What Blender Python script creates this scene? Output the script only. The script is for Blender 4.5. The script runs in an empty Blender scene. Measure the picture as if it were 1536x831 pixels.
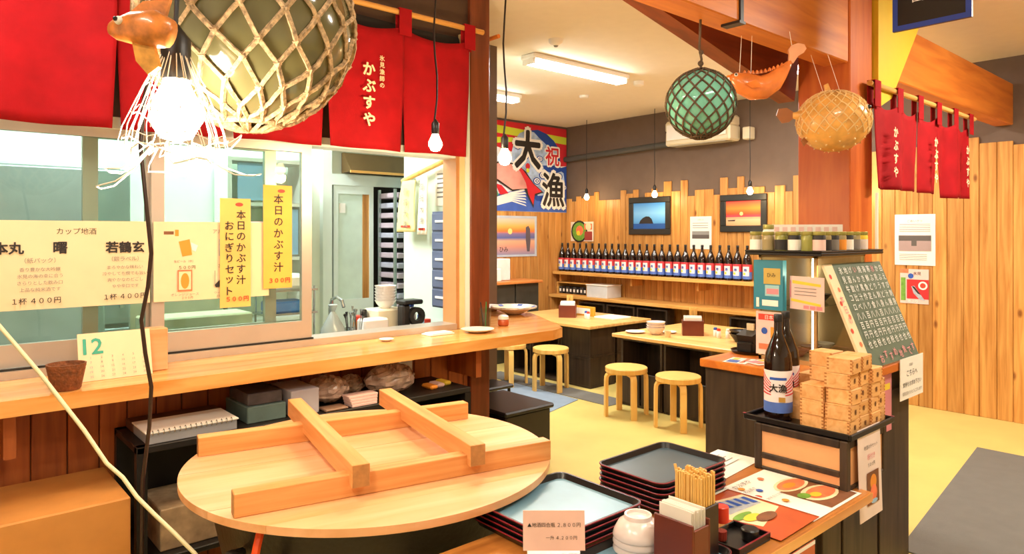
import bpy, bmesh, math, random
from mathutils import Vector, Matrix
random.seed(7)
sc = bpy.context.scene
COL = sc.collection
PI = math.pi

# ------------------------------------------------------------------ camera, world, exposure
CAM_Z, YAW, FPX, HOR = 1.65, math.radians(41.3), 1039.0, 350.0
cd = bpy.data.cameras.new('camera'); cam = bpy.data.objects.new('camera', cd); COL.objects.link(cam)
cam.location = (0, 0, CAM_Z); cam.rotation_euler = (PI/2, 0, -YAW)
cd.sensor_width = 36; cd.lens = FPX/1536*36; cd.shift_y = -(415.5-HOR)/1536; cd.clip_start = .02
sc.camera = cam
sc.cycles.transparent_max_bounces = 32
w = bpy.data.worlds.new('world'); sc.world = w; w.use_nodes = True
w.node_tree.nodes['Background'].inputs[0].default_value = (1, .9, .78, 1)
w.node_tree.nodes['Background'].inputs[1].default_value = .3
sc.view_settings.view_transform = 'Standard'; sc.view_settings.look = 'None'
sc.view_settings.gamma = 1; sc.view_settings.use_curve_mapping = False
sc.view_settings.exposure = -0.48
WARM = (1, .89, .73); NEUT = (1, .96, .89); COOL = (.92, 1, .98)

# a measured picture point carried to a known wall / worktop plane of the room
SN, CS = math.sin(YAW), math.cos(YAW)
def _ray(u, v):
    t = (u-768)/FPX
    return Vector((SN+t*CS, CS-t*SN, -(v-HOR)/FPX))
def at_y(u, v, Y): d = _ray(u, v); return Vector((0, 0, CAM_Z))+d*(Y/d.y)
def at_x(u, v, X): d = _ray(u, v); return Vector((0, 0, CAM_Z))+d*(X/d.x)
def at_z(u, v, Z): d = _ray(u, v); return Vector((0, 0, CAM_Z))+d*((Z-CAM_Z)/d.z)
def at_d(u, v, D): return Vector((0, 0, CAM_Z))+_ray(u, v)*D

# ------------------------------------------------------------------ materials
def lin(h):
    h = h.lstrip('#'); o = []
    for i in (0, 2, 4):
        c = int(h[i:i+2], 16)/255
        o.append(c/12.92 if c <= .04045 else ((c+.055)/1.055)**2.4)
    return (*o, 1)
MATS = {}
def base(name):
    m = bpy.data.materials.new(name); m.use_nodes = True
    nt = m.node_tree; return m, nt, nt.nodes['Principled BSDF']
def mat(name, col, rough=.5, metal=0, var=.06, vs=9, bump=0, bs=60, trans=0, sheen=0, alpha=1, coat=0, spec=.5):
    if name in MATS: return MATS[name]
    m, nt, b = base(name); c = lin(col)
    b.inputs['Roughness'].default_value = rough; b.inputs['Metallic'].default_value = metal
    b.inputs['Transmission Weight'].default_value = trans; b.inputs['Sheen Weight'].default_value = sheen
    b.inputs['Alpha'].default_value = alpha; b.inputs['Coat Weight'].default_value = coat
    b.inputs['Specular IOR Level'].default_value = spec
    tc = nt.nodes.new('ShaderNodeTexCoord')
    if var:
        n = nt.nodes.new('ShaderNodeTexNoise'); n.inputs['Scale'].default_value = vs; n.inputs['Detail'].default_value = 4
        r = nt.nodes.new('ShaderNodeValToRGB')
        r.color_ramp.elements[0].position = .3; r.color_ramp.elements[1].position = .7
        r.color_ramp.elements[0].color = tuple(x*(1-var) for x in c[:3])+(1,)
        r.color_ramp.elements[1].color = tuple(min(1, x*(1+var)) for x in c[:3])+(1,)
        nt.links.new(tc.outputs['Object'], n.inputs['Vector']); nt.links.new(n.outputs['Fac'], r.inputs['Fac'])
        nt.links.new(r.outputs['Color'], b.inputs['Base Color'])
    else: b.inputs['Base Color'].default_value = c
    if bump:
        n2 = nt.nodes.new('ShaderNodeTexNoise'); n2.inputs['Scale'].default_value = bs; n2.inputs['Detail'].default_value = 3
        bp = nt.nodes.new('ShaderNodeBump'); bp.inputs['Strength'].default_value = bump; bp.inputs['Distance'].default_value = .01
        nt.links.new(tc.outputs['Object'], n2.inputs['Vector']); nt.links.new(n2.outputs['Fac'], bp.inputs['Height'])
        nt.links.new(bp.outputs['Normal'], b.inputs['Normal'])
    MATS[name] = m; return m
def wood(name, dark, light, ax='z', rough=.45, grain=26, knots=0, vary=.18, coat=0, spec=.4):
    if name in MATS: return MATS[name]
    m, nt, b = base(name); L = nt.links.new; N = nt.nodes.new
    b.inputs['Roughness'].default_value = rough; b.inputs['Coat Weight'].default_value = coat
    b.inputs['Specular IOR Level'].default_value = spec
    tc = N('ShaderNodeTexCoord'); oi = N('ShaderNodeObjectInfo')
    mul = N('ShaderNodeMath'); mul.operation = 'MULTIPLY'; mul.inputs[1].default_value = 37
    L(oi.outputs['Random'], mul.inputs[0])
    add = N('ShaderNodeVectorMath'); add.operation = 'ADD'
    L(tc.outputs['Object'], add.inputs[0]); L(mul.outputs[0], add.inputs[1])
    mp = N('ShaderNodeMapping'); s = [grain]*3; s['xyz'.index(ax)] = 1.6
    mp.inputs['Scale'].default_value = s; L(add.outputs[0], mp.inputs['Vector'])
    n = N('ShaderNodeTexNoise'); n.inputs['Scale'].default_value = 1; n.inputs['Detail'].default_value = 5; n.inputs['Distortion'].default_value = .6
    L(mp.outputs[0], n.inputs['Vector'])
    r = N('ShaderNodeValToRGB'); r.color_ramp.elements[0].position = .28; r.color_ramp.elements[1].position = .66
    r.color_ramp.elements[0].color = lin(dark); r.color_ramp.elements[1].color = lin(light)
    L(n.outputs['Fac'], r.inputs['Fac']); out = r.outputs['Color']
    if knots:
        mp2 = N('ShaderNodeMapping'); s2 = [5.5]*3; s2['xyz'.index(ax)] = 2.6; mp2.inputs['Scale'].default_value = s2
        L(add.outputs[0], mp2.inputs['Vector'])
        vo = N('ShaderNodeTexVoronoi'); vo.inputs['Scale'].default_value = 1; L(mp2.outputs[0], vo.inputs['Vector'])
        kr = N('ShaderNodeValToRGB'); kr.color_ramp.elements[0].position = .05; kr.color_ramp.elements[1].position = .13
        kr.color_ramp.elements[0].color = (.32, .2, .12, 1); kr.color_ramp.elements[1].color = (1, 1, 1, 1)
        L(vo.outputs['Distance'], kr.inputs['Fac'])
        mx = N('ShaderNodeMix'); mx.data_type = 'RGBA'; mx.blend_type = 'MULTIPLY'; mx.inputs[0].default_value = knots
        L(out, mx.inputs[6]); L(kr.outputs['Color'], mx.inputs[7]); out = mx.outputs[2]
    hs = N('ShaderNodeHueSaturation'); mr = N('ShaderNodeMapRange')
    mr.inputs[3].default_value = 1-vary; mr.inputs[4].default_value = 1+vary
    L(oi.outputs['Random'], mr.inputs[0]); L(mr.outputs[0], hs.inputs['Value']); L(out, hs.inputs['Color'])
    L(hs.outputs[0], b.inputs['Base Color'])
    MATS[name] = m; return m
def emit(name, col, strength):
    if name in MATS: return MATS[name]
    m, nt, b = base(name); b.inputs['Base Color'].default_value = (*col, 1)
    b.inputs['Emission Color'].default_value = (*col, 1); b.inputs['Emission Strength'].default_value = strength
    MATS[name] = m; return m
def glass(name, tint='#e8f2ee', refl=.9, rough=.02):
    if name in MATS: return MATS[name]
    m = bpy.data.materials.new(name); m.use_nodes = True; nt = m.node_tree; nt.nodes.clear(); N = nt.nodes.new
    o = N('ShaderNodeOutputMaterial'); t = N('ShaderNodeBsdfTransparent'); g = N('ShaderNodeBsdfGlossy'); f = N('ShaderNodeLayerWeight'); x = N('ShaderNodeMixShader')
    t.inputs[0].default_value = lin(tint); g.inputs['Roughness'].default_value = rough; f.inputs[0].default_value = .5
    pw = N('ShaderNodeMath'); pw.operation = 'POWER'; pw.inputs[1].default_value = 5
    mu = N('ShaderNodeMath'); mu.operation = 'MULTIPLY_ADD'; mu.inputs[1].default_value = .8*refl; mu.inputs[2].default_value = .035*refl; mu.use_clamp = True
    nt.links.new(f.outputs['Facing'], pw.inputs[0]); nt.links.new(pw.outputs[0], mu.inputs[0]); nt.links.new(mu.outputs[0], x.inputs[0])
    nt.links.new(t.outputs[0], x.inputs[1]); nt.links.new(g.outputs[0], x.inputs[2]); nt.links.new(x.outputs[0], o.inputs[0])
    MATS[name] = m; return m
def ramp(name, stops, ax=2, lo=0, hi=1, rough=.35, noise=0):
    """printed picture: bands of ink along one axis of the sheet (object space)"""
    m, nt, b = base(name); N = nt.nodes.new; L = nt.links.new
    tc = N('ShaderNodeTexCoord'); sp = N('ShaderNodeSeparateXYZ'); mr = N('ShaderNodeMapRange'); cr = N('ShaderNodeValToRGB')
    mr.inputs[1].default_value = lo; mr.inputs[2].default_value = hi
    L(tc.outputs['Object'], sp.inputs[0]); L(sp.outputs[ax], mr.inputs[0]); L(mr.outputs[0], cr.inputs[0]); L(cr.outputs[0], b.inputs['Base Color'])
    e = cr.color_ramp.elements
    while len(e) < len(stops): e.new(.5)
    for i, (p, c) in enumerate(stops): e[i].position = p; e[i].color = lin(c)
    b.inputs['Roughness'].default_value = rough
    return m

PINE_Z = wood('pine_vertical', '#ad7030', '#d69c54', 'z', .42, 30, .9, .2)
PINE_X = wood('pine_along', '#c98a3c', '#e6b466', 'x', .4, 30, 0, .08)
PINE_Y = wood('pine_across', '#c98a3c', '#e6b466', 'y', .4, 30, 0, .08)
CEDAR_Z = wood('cedar_vertical', '#8a4520', '#b5622d', 'z', .45, 24, .8, .12)
LAM_X = wood('laminated_beam_timber', '#bb5f1e', '#d9802f', 'x', .4, 18, 0, .05)
LAM_DK = wood('dark_beam_timber', '#6b2c14', '#8a3d1c', 'x', .45, 18, 0, .05)
LAM_Z = wood('laminated_post_timber', '#b24e1c', '#cd6d2c', 'z', .4, 14, 0, .05)
POST_BR = wood('brown_post_timber', '#5a2a14', '#7a3d20', 'z', .35, 20, 0, .05)
OAK_X = wood('counter_timber', '#d08638', '#edb066', 'x', .22, 16, 0, .05, .3)
LID = wood('pale_lid_timber', '#d3955c', '#e6b182', 'x', .42, 14, 0, .05)
LID_X = wood('pale_batten_timber', '#cf8440', '#e5a666', 'x', .42, 40, 0, .06)
TTOP = wood('dining_table_timber', '#c8964e', '#e4bc78', 'y', .35, 22, 0, .06)
TTOP_R = wood('reddish_table_timber', '#b5642c', '#d58c4a', 'x', .35, 22, 0, .06)
DKWOOD = wood('dark_stained_timber', '#241a13', '#463526', 'z', .5, 22, 0, .15)
BIRCH = wood('birch_timber', '#e2a94e', '#f0c676', 'z', .35, 22, 0, .04)
BIRCH_T = mat('birch_seat_face', '#e0bd6e', .35, var=.05)
MASU = wood('cypress_timber', '#dc9c58', '#f2bf80', 'x', .5, 40, 0, .08)
BLACKW = mat('black_stained_board', '#15110f', .5, var=.2)
BLACK = mat('black_lacquer', '#0e0b0b', .35, var=.1)
BLACKP = mat('black_plastic', '#141213', .4, var=.1)
REDLINE = mat('red_lacquer_edge', '#8a1f2c', .35)
TRAYIN = mat('tray_inner_pale_blue', '#7299ae', .32, var=.12, vs=5)  # pale blue base colour for tray inner faces
BROWNW = mat('brown_wall_paint', '#6b584b', .8, bump=.1, bs=120)
DKBROWN = mat('dark_brown_fascia', '#4a3527', .6)
CEIL = mat('white_ceiling_board', '#ece3d3', .85, var=.02)
FLOOR = mat('yellow_vinyl_floor', '#d2bd70', .42, var=.06, vs=3)
GREYM = mat('grey_floor_mat', '#6a6862', .85, bump=.3, bs=200)
BLUEM = mat('blue_grey_floor_mat', '#7d8ea0', .8, bump=.2, bs=150)
WHITE = mat('white_paint', '#efece6', .5, var=.02)
PAPER = mat('white_paper', '#f3eee4', .7, var=.02)
CREAM = mat('cream_paper', '#ecd6ae', .7, var=.03)
YPAPER = mat('yellow_paper', '#e8b04c', .7, var=.1, vs=5)
YPAPER2 = mat('pale_yellow_paper', '#e8bd66', .7, var=.1, vs=5)
INK = mat('black_ink', '#231d1c', .6, var=0)
GREYINK = mat('grey_ink', '#7c7570', .6, var=0)
REDINK = mat('red_ink', '#d3402c', .6, var=0)
PINKINK = mat('pink_ink', '#e58a92', .6, var=0)
GREENINK = mat('green_ink', '#3aa58a', .6, var=0)
ORANGEINK = mat('orange_ink', '#e8922e', .6, var=0)
BLUEINK = mat('blue_ink', '#2b56b0', .6, var=0)
TEALINK = mat('teal_ink', '#2a7f96', .5, var=.08)
YELINK = mat('yellow_ink', '#e9c93a', .6, var=0)
LIMEINK = mat('lime_ink', '#c9d83a', .6, var=0)
CREAMINK = mat('cream_ink', '#f2dcb4', .6, var=0)
LPINK = mat('pale_pink_ink', '#e9c6bd', .6, var=.03)
SALMON = mat('salmon_ink', '#ee7a50', .55, var=.2, vs=30)
BROWNINK = mat('brown_ink', '#7a4a2a', .55, var=.2, vs=30)
LEAFINK = mat('leaf_green_ink', '#6fa03a', .55, var=.2, vs=30)
SILVINK = mat('silver_ink', '#aab2bd', .45, var=.2, vs=40)
REDCLOTH = mat('red_cotton', '#9a0a14', .8, var=.14, bump=.2, bs=300, spec=.2)
DKCLOTH = mat('maroon_cotton', '#4a1416', .85, var=.1)
BLKCLOTH = mat('black_cotton', '#17130f', .9)
ALU = mat('brushed_aluminium', '#c9bdb2', .35, .6, var=.03)
STEEL = mat('stainless_steel', '#b9c0c0', .25, .9, var=.05)
KWALL = mat('pale_green_kitchen_wall', '#d8e4d6', .5, var=.02)
KFRAME = mat('pale_frame_paint', '#dbe8e4', .35, var=.02)
ROPE = mat('netting_rope', '#c0a27c', .85, var=.55, vs=90, bump=.4, bs=200)
ROPE_D = mat('dark_netting_rope', '#5a4632', .85, var=.3, vs=50)
GLS_O = mat('olive_glass', '#676343', .12, var=.12, vs=5, coat=.5)
GLS_G = mat('sea_green_glass', '#74bfa8', .1, var=.08, vs=6, coat=.5)
FISHO = mat('orange_varnished_skin', '#e87f38', .25, var=.2, vs=14, coat=.4)
PUFF = mat('amber_puffer_skin', '#e2a654', .35, var=.2, vs=18, coat=.3)
BOTTLE = mat('brown_bottle_glass', '#1c0d08', .08, var=.1, coat=.3)
BLUEBOT = mat('label_sea_blue', '#5577c8', .45, var=.1, vs=30)
REDLAB = mat('label_red', '#d8424a', .45, var=.06)
WHTLAB = mat('label_white', '#f2ecec', .45, var=.02)
PVC = mat('grey_duct', '#4a4a46', .5)
ACW = mat('ivory_plastic', '#ded2b4', .4, var=.02)
CER = mat('white_porcelain', '#efe7e0', .15, var=.02)
CERP = mat('pale_pink_porcelain', '#ecdcd6', .2, var=.02)
REDBOX = mat('red_brown_lacquer', '#6d2d1b', .35, var=.15)
DKBOX = mat('dark_brown_lacquer', '#2c1613', .35, var=.1)
IRON = mat('black_iron', '#1e1a18', .5, var=.2, bump=.2)
CARD = mat('brown_cardboard', '#c9873f', .7, var=.08)
SPRUCE = mat('peach_panel', '#eeb27a', .5, var=.04)
YELLOWP = mat('yellow_painted_panel', '#e2bb1e', .5, var=.03)
GLS = glass('window_glass'); GLSC = glass('clear_glass', '#f2f6f2', 1.0)
BAG = glass('clear_plastic_film', '#e6e2dc', 1.6, .25)
CHALK = mat('green_chalkboard', '#5d6a58', .7, var=.08)
GREY = mat('mid_grey', '#8d8c88', .6); LBLUE = mat('light_blue_panel', '#9cc3e8', .4, var=.03)
BULB = emit('warm_bulb_glass', (1, .78, .42), 28); BULBW = emit('bright_bulb_glass', (1, .9, .72), 60)
TUBE = emit('fluorescent_tube_glow', (1, .97, .9), 45)

# ------------------------------------------------------------------ mesh builder
class MB:
    def __init__(s): s.v = []; s.f = []; s.mi = []; s.cur = 0
    def add(s, vs, fs):
        o = len(s.v); s.v += [tuple(v) for v in vs]
        for f in fs: s.f.append(tuple(i+o for i in f)); s.mi.append(s.cur)
        return s
    def m(s, i): s.cur = i; return s
    def box(s, a, b):
        x0, y0, z0 = (min(a[i], b[i]) for i in range(3)); x1, y1, z1 = (max(a[i], b[i]) for i in range(3))
        return s.add([(x0, y0, z0), (x1, y0, z0), (x1, y1, z0), (x0, y1, z0), (x0, y0, z1), (x1, y0, z1), (x1, y1, z1), (x0, y1, z1)],
                     [(0, 3, 2, 1), (4, 5, 6, 7), (0, 1, 5, 4), (1, 2, 6, 5), (2, 3, 7, 6), (3, 0, 4, 7)])
    def bbox(s, a, b, r=.004):
        bm = bmesh.new(); bmesh.ops.create_cube(bm, size=1)
        c = [(a[i]+b[i])/2 for i in range(3)]; d = [abs(b[i]-a[i]) for i in range(3)]
        for v in bm.verts: v.co = Vector([c[i]+v.co[i]*d[i] for i in range(3)])
        bmesh.ops.bevel(bm, geom=bm.edges[:], offset=min(r, min(d)*.45), segments=1, profile=.5, affect='EDGES')
        bm.verts.index_update(); s.add([v.co for v in bm.verts], [[v.index for v in f.verts] for f in bm.faces]); bm.free(); return s
    def obox(s, c, ax, ay, az, r=0):
        """box from a centre and three half-axis vectors"""
        c, ax, ay, az = map(Vector, (c, ax, ay, az)); V = []
        for k in (-1, 1):
            for i, j in ((-1, -1), (1, -1), (1, 1), (-1, 1)): V.append(c+ax*i+ay*j+az*k)
        return s.add(V, [(0, 3, 2, 1), (4, 5, 6, 7), (0, 1, 5, 4), (1, 2, 6, 5), (2, 3, 7, 6), (3, 0, 4, 7)])
    def bar(s, p, q, wd, ht, up=(0, 0, 1)):
        p, q, up = Vector(p), Vector(q), Vector(up); d = q-p; sd = d.cross(up).normalized(); uu = sd.cross(d).normalized()
        return s.obox((p+q)/2, d/2, sd*wd/2, uu*ht/2)
    def prism(s, poly, z0, z1):
        n = len(poly); V = [(x, y, z0) for x, y in poly]+[(x, y, z1) for x, y in poly]
        return s.add(V, [tuple(reversed(range(n))), tuple(range(n, 2*n))]+[(i, (i+1) % n, n+(i+1) % n, n+i) for i in range(n)])
    def loft(s, rings, cap=True, closed=False):
        n = len(rings[0]); V = [p for r in rings for p in r]; F = []
        for k in range(len(rings)-1+(1 if closed else 0)):
            a = k*n; b = ((k+1) % len(rings))*n
            for i in range(n): F.append((a+i, a+(i+1) % n, b+(i+1) % n, b+i))
        if cap and not closed: F += [tuple(reversed(range(n))), tuple(range(len(V)-n, len(V)))]
        return s.add(V, F)
    def lathe(s, prof, n=24, c=(0, 0, 0), cap=True):
        return s.loft([[(c[0]+r*math.cos(2*PI*i/n), c[1]+r*math.sin(2*PI*i/n), c[2]+z) for i in range(n)] for r, z in prof], cap)
    def cyl(s, p, q, r, n=12, r2=None): return s.tube([p, q], [r, r if r2 is None else r2], n)
    def tube(s, pts, r, n=6, closed=False):
        pts = [Vector(p) for p in pts]; k = len(pts); R = r if isinstance(r, (list, tuple)) else [r]*k; rings = []; ref = None
        for i, p in enumerate(pts):
            if closed: d = pts[(i+1) % k]-pts[i-1]
            else: d = pts[min(i+1, k-1)]-pts[max(i-1, 0)]
            d.normalize()
            if ref is None: ref = Vector((0, 0, 1)) if abs(d.z) < .9 else Vector((1, 0, 0))
            a = d.cross(ref).normalized(); b = a.cross(d).normalized(); ref = b
            rings.append([p+(a*math.cos(2*PI*j/n)+b*math.sin(2*PI*j/n))*R[i] for j in range(n)])
        return s.loft(rings, True, closed)
    def ball(s, c, r, n=12, m=8, sz=(1, 1, 1)):
        rings = []
        for j in range(m+1):
            t = PI*j/m; rr = max(math.sin(t), .002)
            rings.append([(c[0]+r*sz[0]*rr*math.cos(2*PI*i/n), c[1]+r*sz[1]*rr*math.sin(2*PI*i/n), c[2]-r*sz[2]*math.cos(t)) for i in range(n)])
        return s.loft(rings)
    def octa(s, c, r):
        c = Vector(c); V = [c+Vector(d)*r for d in ((1, 0, 0), (-1, 0, 0), (0, 1, 0), (0, -1, 0), (0, 0, 1), (0, 0, -1))]
        return s.add(V, [(0, 2, 4), (2, 1, 4), (1, 3, 4), (3, 0, 4), (2, 0, 5), (1, 2, 5), (3, 1, 5), (0, 3, 5)])
    def grid(s, fn, nu, nv):
        V = [fn(i/nu, j/nv) for j in range(nv+1) for i in range(nu+1)]
        return s.add(V, [(j*(nu+1)+i, j*(nu+1)+i+1, (j+1)*(nu+1)+i+1, (j+1)*(nu+1)+i) for j in range(nv) for i in range(nu)])
    def mesh(s, name, mats, smooth=False):
        me = bpy.data.meshes.new(name); me.from_pydata(s.v, [], s.f); me.update()
        for x in (mats if isinstance(mats, (list, tuple)) else [mats]): me.materials.append(x)
        if any(s.mi): me.polygons.foreach_set('material_index', s.mi)
        bm = bmesh.new(); bm.from_mesh(me); bmesh.ops.recalc_face_normals(bm, faces=bm.faces); bm.to_mesh(me); bm.free()
        if smooth:
            me.polygons.foreach_set('use_smooth', [True]*len(me.polygons))
            if smooth != 'all': me.set_sharp_from_angle(angle=math.radians(38))
        return me
    def build(s, name, mats, parent=None, smooth=False):
        """link as ONE object; a parentless one gets its origin at its own base"""
        if parent is None and s.v:
            xs, ys, zs = zip(*s.v); b = Vector(((min(xs)+max(xs))/2, (min(ys)+max(ys))/2, min(zs)))
            s.v = [tuple(Vector(v)-b) for v in s.v]
        else: b = None
        o = bpy.data.objects.new(name, s.mesh(name, mats, smooth)); COL.objects.link(o)
        if parent: o.parent = parent
        if b is not None: o.location = b
        return o
def tag(o, label, cat, group=None):
    o['label'] = label; o['category'] = cat
    if group: o['group'] = group
    return o
ORD = 'first second third fourth fifth sixth seventh eighth ninth tenth eleventh twelfth thirteenth fourteenth fifteenth sixteenth seventeenth eighteenth nineteenth twentieth twenty-first twenty-second twenty-third twenty-fourth twenty-fifth twenty-sixth'.split()
AUTO = []
def thing(name, label, cat, loc=None, rz=0, group=None):
    o = bpy.data.objects.new(name, None); COL.objects.link(o); o.empty_display_size = .05
    if loc is None: AUTO.append(o)
    else: o.location = loc; o.rotation_euler = (0, 0, rz)
    return tag(o, label, cat, group)
def struct(name, mb, m, parent=None, smooth=False, label=None):
    o = mb.build(name, m, parent, smooth)
    if parent is None: o['kind'] = 'structure'
    if label: o['label'] = label
    return o
def dup(root, loc, rz=None, label=None, group=None):
    r = root.copy(); COL.objects.link(r); r.location = loc
    if rz is not None: r.rotation_euler = (0, 0, rz)
    if label: r['label'] = label
    if group: r['group'] = group
    for ch in list(root.children):
        c = ch.copy(); COL.objects.link(c); c.parent = r
        for g in ch.children:
            d = g.copy(); COL.objects.link(d); d.parent = c
    return r
def settle():
    """move every auto-placed Empty to the base of its parts"""
    for o in AUTO:
        lo = Vector((1e9,)*3); hi = -lo
        for ch in o.children:
            if ch.type != 'MESH': continue
            for v in ch.data.vertices:
                p = ch.location+v.co
                for i in range(3): lo[i] = min(lo[i], p[i]); hi[i] = max(hi[i], p[i])
        if lo.x > 1e8: continue
        b = Vector(((lo.x+hi.x)/2, (lo.y+hi.y)/2, lo.z)); o.location = b
        for ch in o.children: ch.location = Vector(ch.location)-b

# ------------------------------------------------------------------ lettering
_G = {}
def glyphs(body, bold=0.):
    k = (body, bold)
    if k not in _G:
        c = bpy.data.curves.new('t', 'FONT'); c.body = body; c.resolution_u = 2; c.offset = bold
        o = bpy.data.objects.new('t', c); COL.objects.link(o); bpy.context.view_layer.update()
        me = bpy.data.meshes.new_from_object(o)
        V = [(v.co.x, v.co.y) for v in me.vertices]; F = [tuple(p.vertices) for p in me.polygons]
        bpy.data.objects.remove(o); bpy.data.curves.remove(c); bpy.data.meshes.remove(me)
        if V:
            x0 = min(v[0] for v in V); x1 = max(v[0] for v in V); y0 = min(v[1] for v in V); y1 = max(v[1] for v in V)
            V = [(x-(x0+x1)/2, y-(y0+y1)/2) for x, y in V]; _G[k] = (V, F, x1-x0, y1-y0)
        else: _G[k] = ([], [], 1, 1)
    return _G[k]
def strokes(bold): return [(0, 0)] if not bold else [(bold*math.cos(a), bold*math.sin(a)) for a in [i*PI/4 for i in range(8)]]
def put_text(mb, body, c, r, u, h=None, wd=None, bold=0.):
    V, F, w0, h0 = glyphs(body)
    if not V: return
    sy = (h/h0) if h else wd/w0; sx = (wd/w0) if wd else sy
    n = r.cross(u).normalized()
    for i, (dx, dy) in enumerate(strokes(bold)): mb.add([c+r*(x+dx)*sx+u*(y+dy)*sy+n*i*.00012 for x, y in V], F)
def put_vtext(mb, body, c, r, u, size, pitch=1.1, bold=0.):
    """vertical line, c = centre of the top of the line"""
    for i, chh in enumerate(body):
        V, F, w0, h0 = glyphs(chh); k = size*.92
        n = r.cross(u).normalized()
        for q, (dx, dy) in enumerate(strokes(bold)): mb.add([c+r*(x+dx)*k+u*((y+dy)*k-size*(.5+i*pitch))+n*q*.00012 for x, y in V], F)

class Sheet:
    """a flat printed thing: a slab with ink layers lying on its face. x, y run 0..1 from the top corner at the reader's left"""
    def __init__(s, name, label, cat, c, r, u, w, h, t=.003, m=PAPER, group=None, part='paper', parent=None):
        s.c, s.r, s.u = Vector(c), Vector(r).normalized(), Vector(u).normalized(); s.n = s.r.cross(s.u); s.w, s.h = w, h; s.k = 0; s.parts = {}
        s.th = parent or thing(name, label, cat, None, 0, group)
        MB().obox(s.c-s.n*t/2, s.r*w/2, s.u*h/2, s.n*t/2).build(part, m, s.th)
    def P(s, x, y, d=0): return s.c+s.r*(x-.5)*s.w+s.u*(.5-y)*s.h+s.n*d
    def mb(s, part, m):
        k = (part, m.name) if part == 'fine_print' else (part, m.name, len(s.parts))
        if k not in s.parts: s.parts[k] = (MB(), m)
        return s.parts[k][0]
    def lay(s, b=0): s.k += 1+(4 if b else 0); return .0006+.0003*(s.k-(4 if b else 0))
    def rect(s, part, m, x0, y0, x1, y1):
        d = s.lay(); s.mb(part, m).add([s.P(x0, y0, d), s.P(x0, y1, d), s.P(x1, y1, d), s.P(x1, y0, d)], [(0, 1, 2, 3)]); return s
    def poly(s, part, m, pts):
        d = s.lay(); s.mb(part, m).add([s.P(x, y, d) for x, y in pts], [tuple(range(len(pts)))]); return s
    def disc(s, part, m, x, y, rx, ry=None, n=18):
        ry = rx*s.w/s.h if ry is None else ry
        return s.poly(part, m, [(x+rx*math.cos(2*PI*i/n), y+ry*math.sin(2*PI*i/n)) for i in range(n)])
    def text(s, m, body, x, y, h=None, w=None, bold=0., part='lettering'):
        if part == 'lettering' and (h*s.h if h else w*s.w/len(body)) < .035: part = 'fine_print'
        d = s.lay(bold); put_text(s.mb(part, m), body, s.P(x, y, d), s.r, s.u, h*s.h if h else None, w*s.w if w else None, bold); return s
    def vtext(s, m, body, x, y, size, pitch=1.1, bold=0., part='lettering'):
        if part == 'lettering' and size*s.h < .035: part = 'fine_print'
        d = s.lay(bold); put_vtext(s.mb(part, m), body, s.P(x, y, d), s.r, s.u, size*s.h, pitch, bold); return s
    def done(s):
        for k, (mb, m) in s.parts.items():
            o = mb.build(k[0], m, s.th)
            if k[0] == 'fine_print': o['kind'] = 'stuff'
        return s.th
RX, RY, UZ = (1, 0, 0), (0, -1, 0), (0, 0, 1)       # reader's right on walls facing -Y / -X
def on_y(u0, v0, u1, v1, Y):
    a, b = at_y(u0, v0, Y), at_y(u1, v1, Y); return (a+b)/2, abs(b.x-a.x), abs(a.z-b.z)
def on_x(u0, v0, u1, v1, X):
    a, b = at_x(u0, v0, X), at_x(u1, v1, X); return (a+b)/2, abs(b.y-a.y), abs(a.z-b.z)
#@@NEXT
# ================================================================== ROOM SHELL
WX, FY, ZC, KY = 7.30, 7.10, 3.20, 3.50      # bottle wall, banner wall, ceiling, kitchen front wall
XL, YN, KB = -2.2, -2.8, 5.30
struct('floor', MB().box((XL, YN, -.1), (WX+.1, FY+.1, 0)), FLOOR)
struct('ceiling', MB().box((XL, YN, ZC), (WX+.1, FY+.1, ZC+.1)), CEIL)
wb = struct('wall_back', MB().box((WX, YN, 0), (WX+.1, FY+.1, ZC)), BROWNW)
wf = struct('wall_far', MB().box((2.9, FY, 0), (WX, FY+.1, ZC)), BROWNW)
struct('wall_left', MB().box((XL-.1, YN, 0), (XL, FY+.1, ZC)), WHITE)
struct('wall_near', MB().box((XL, YN-.1, 0), (WX+.1, YN, ZC)), WHITE)
# uneven pine boards on the bottle wall: each board its own piece
y = FY-.001; i = 0
while y > -1.6:
    wd = random.choice((.09, .105, .12, .12, .135)); h = 2.18+random.choice((-.07, -.03, 0, .0, .05, .1, .13))
    if y < 3.3: h = 2.45+random.uniform(-.05, .1)
    b = MB().bbox((WX-.018-random.uniform(0, .006), y-wd+.003, 0), (WX-.0005, y, h), .004).build('plank', PINE_Z, wb); b.location = (-wb.location.x, -wb.location.y, -wb.location.z)
    y -= wd; i += 1
x = WX-.03
while x > 5.0:
    wd = random.choice((.10, .12, .135))
    b = MB().bbox((x-wd+.003, FY-.018-random.uniform(0, .006), 0), (x, FY-.0005, 1.96+random.uniform(0, .04)), .004).build('plank', PINE_Z, wf); b.location = -wf.location
    x -= wd
# floor mats
tag(MB().prism([(4.43, 4.55), (5.02, 4.72), (5.05, 5.9), (4.2, 5.9)], 0.0005, .006).build('floor_mat', BLUEM), 'thin blue-grey floor mat beside the stools at the first low table', 'mat')
tag(MB().prism([(5.05, 4.35), (5.35, 4.35), (5.35, 6.3), (5.05, 6.3)], 0.0005, .006).build('floor_mat', GREYM), 'narrow dark grey floor mat running along the black crates', 'mat')
tag(MB().prism([(3.9, 1.38), (6.2, 1.64), (6.2, -1.5), (3.9, -1.5)], 0.0005, .008).build('entrance_mat', GREYM), 'large dark grey carpet mat on the yellow floor', 'mat')

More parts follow.
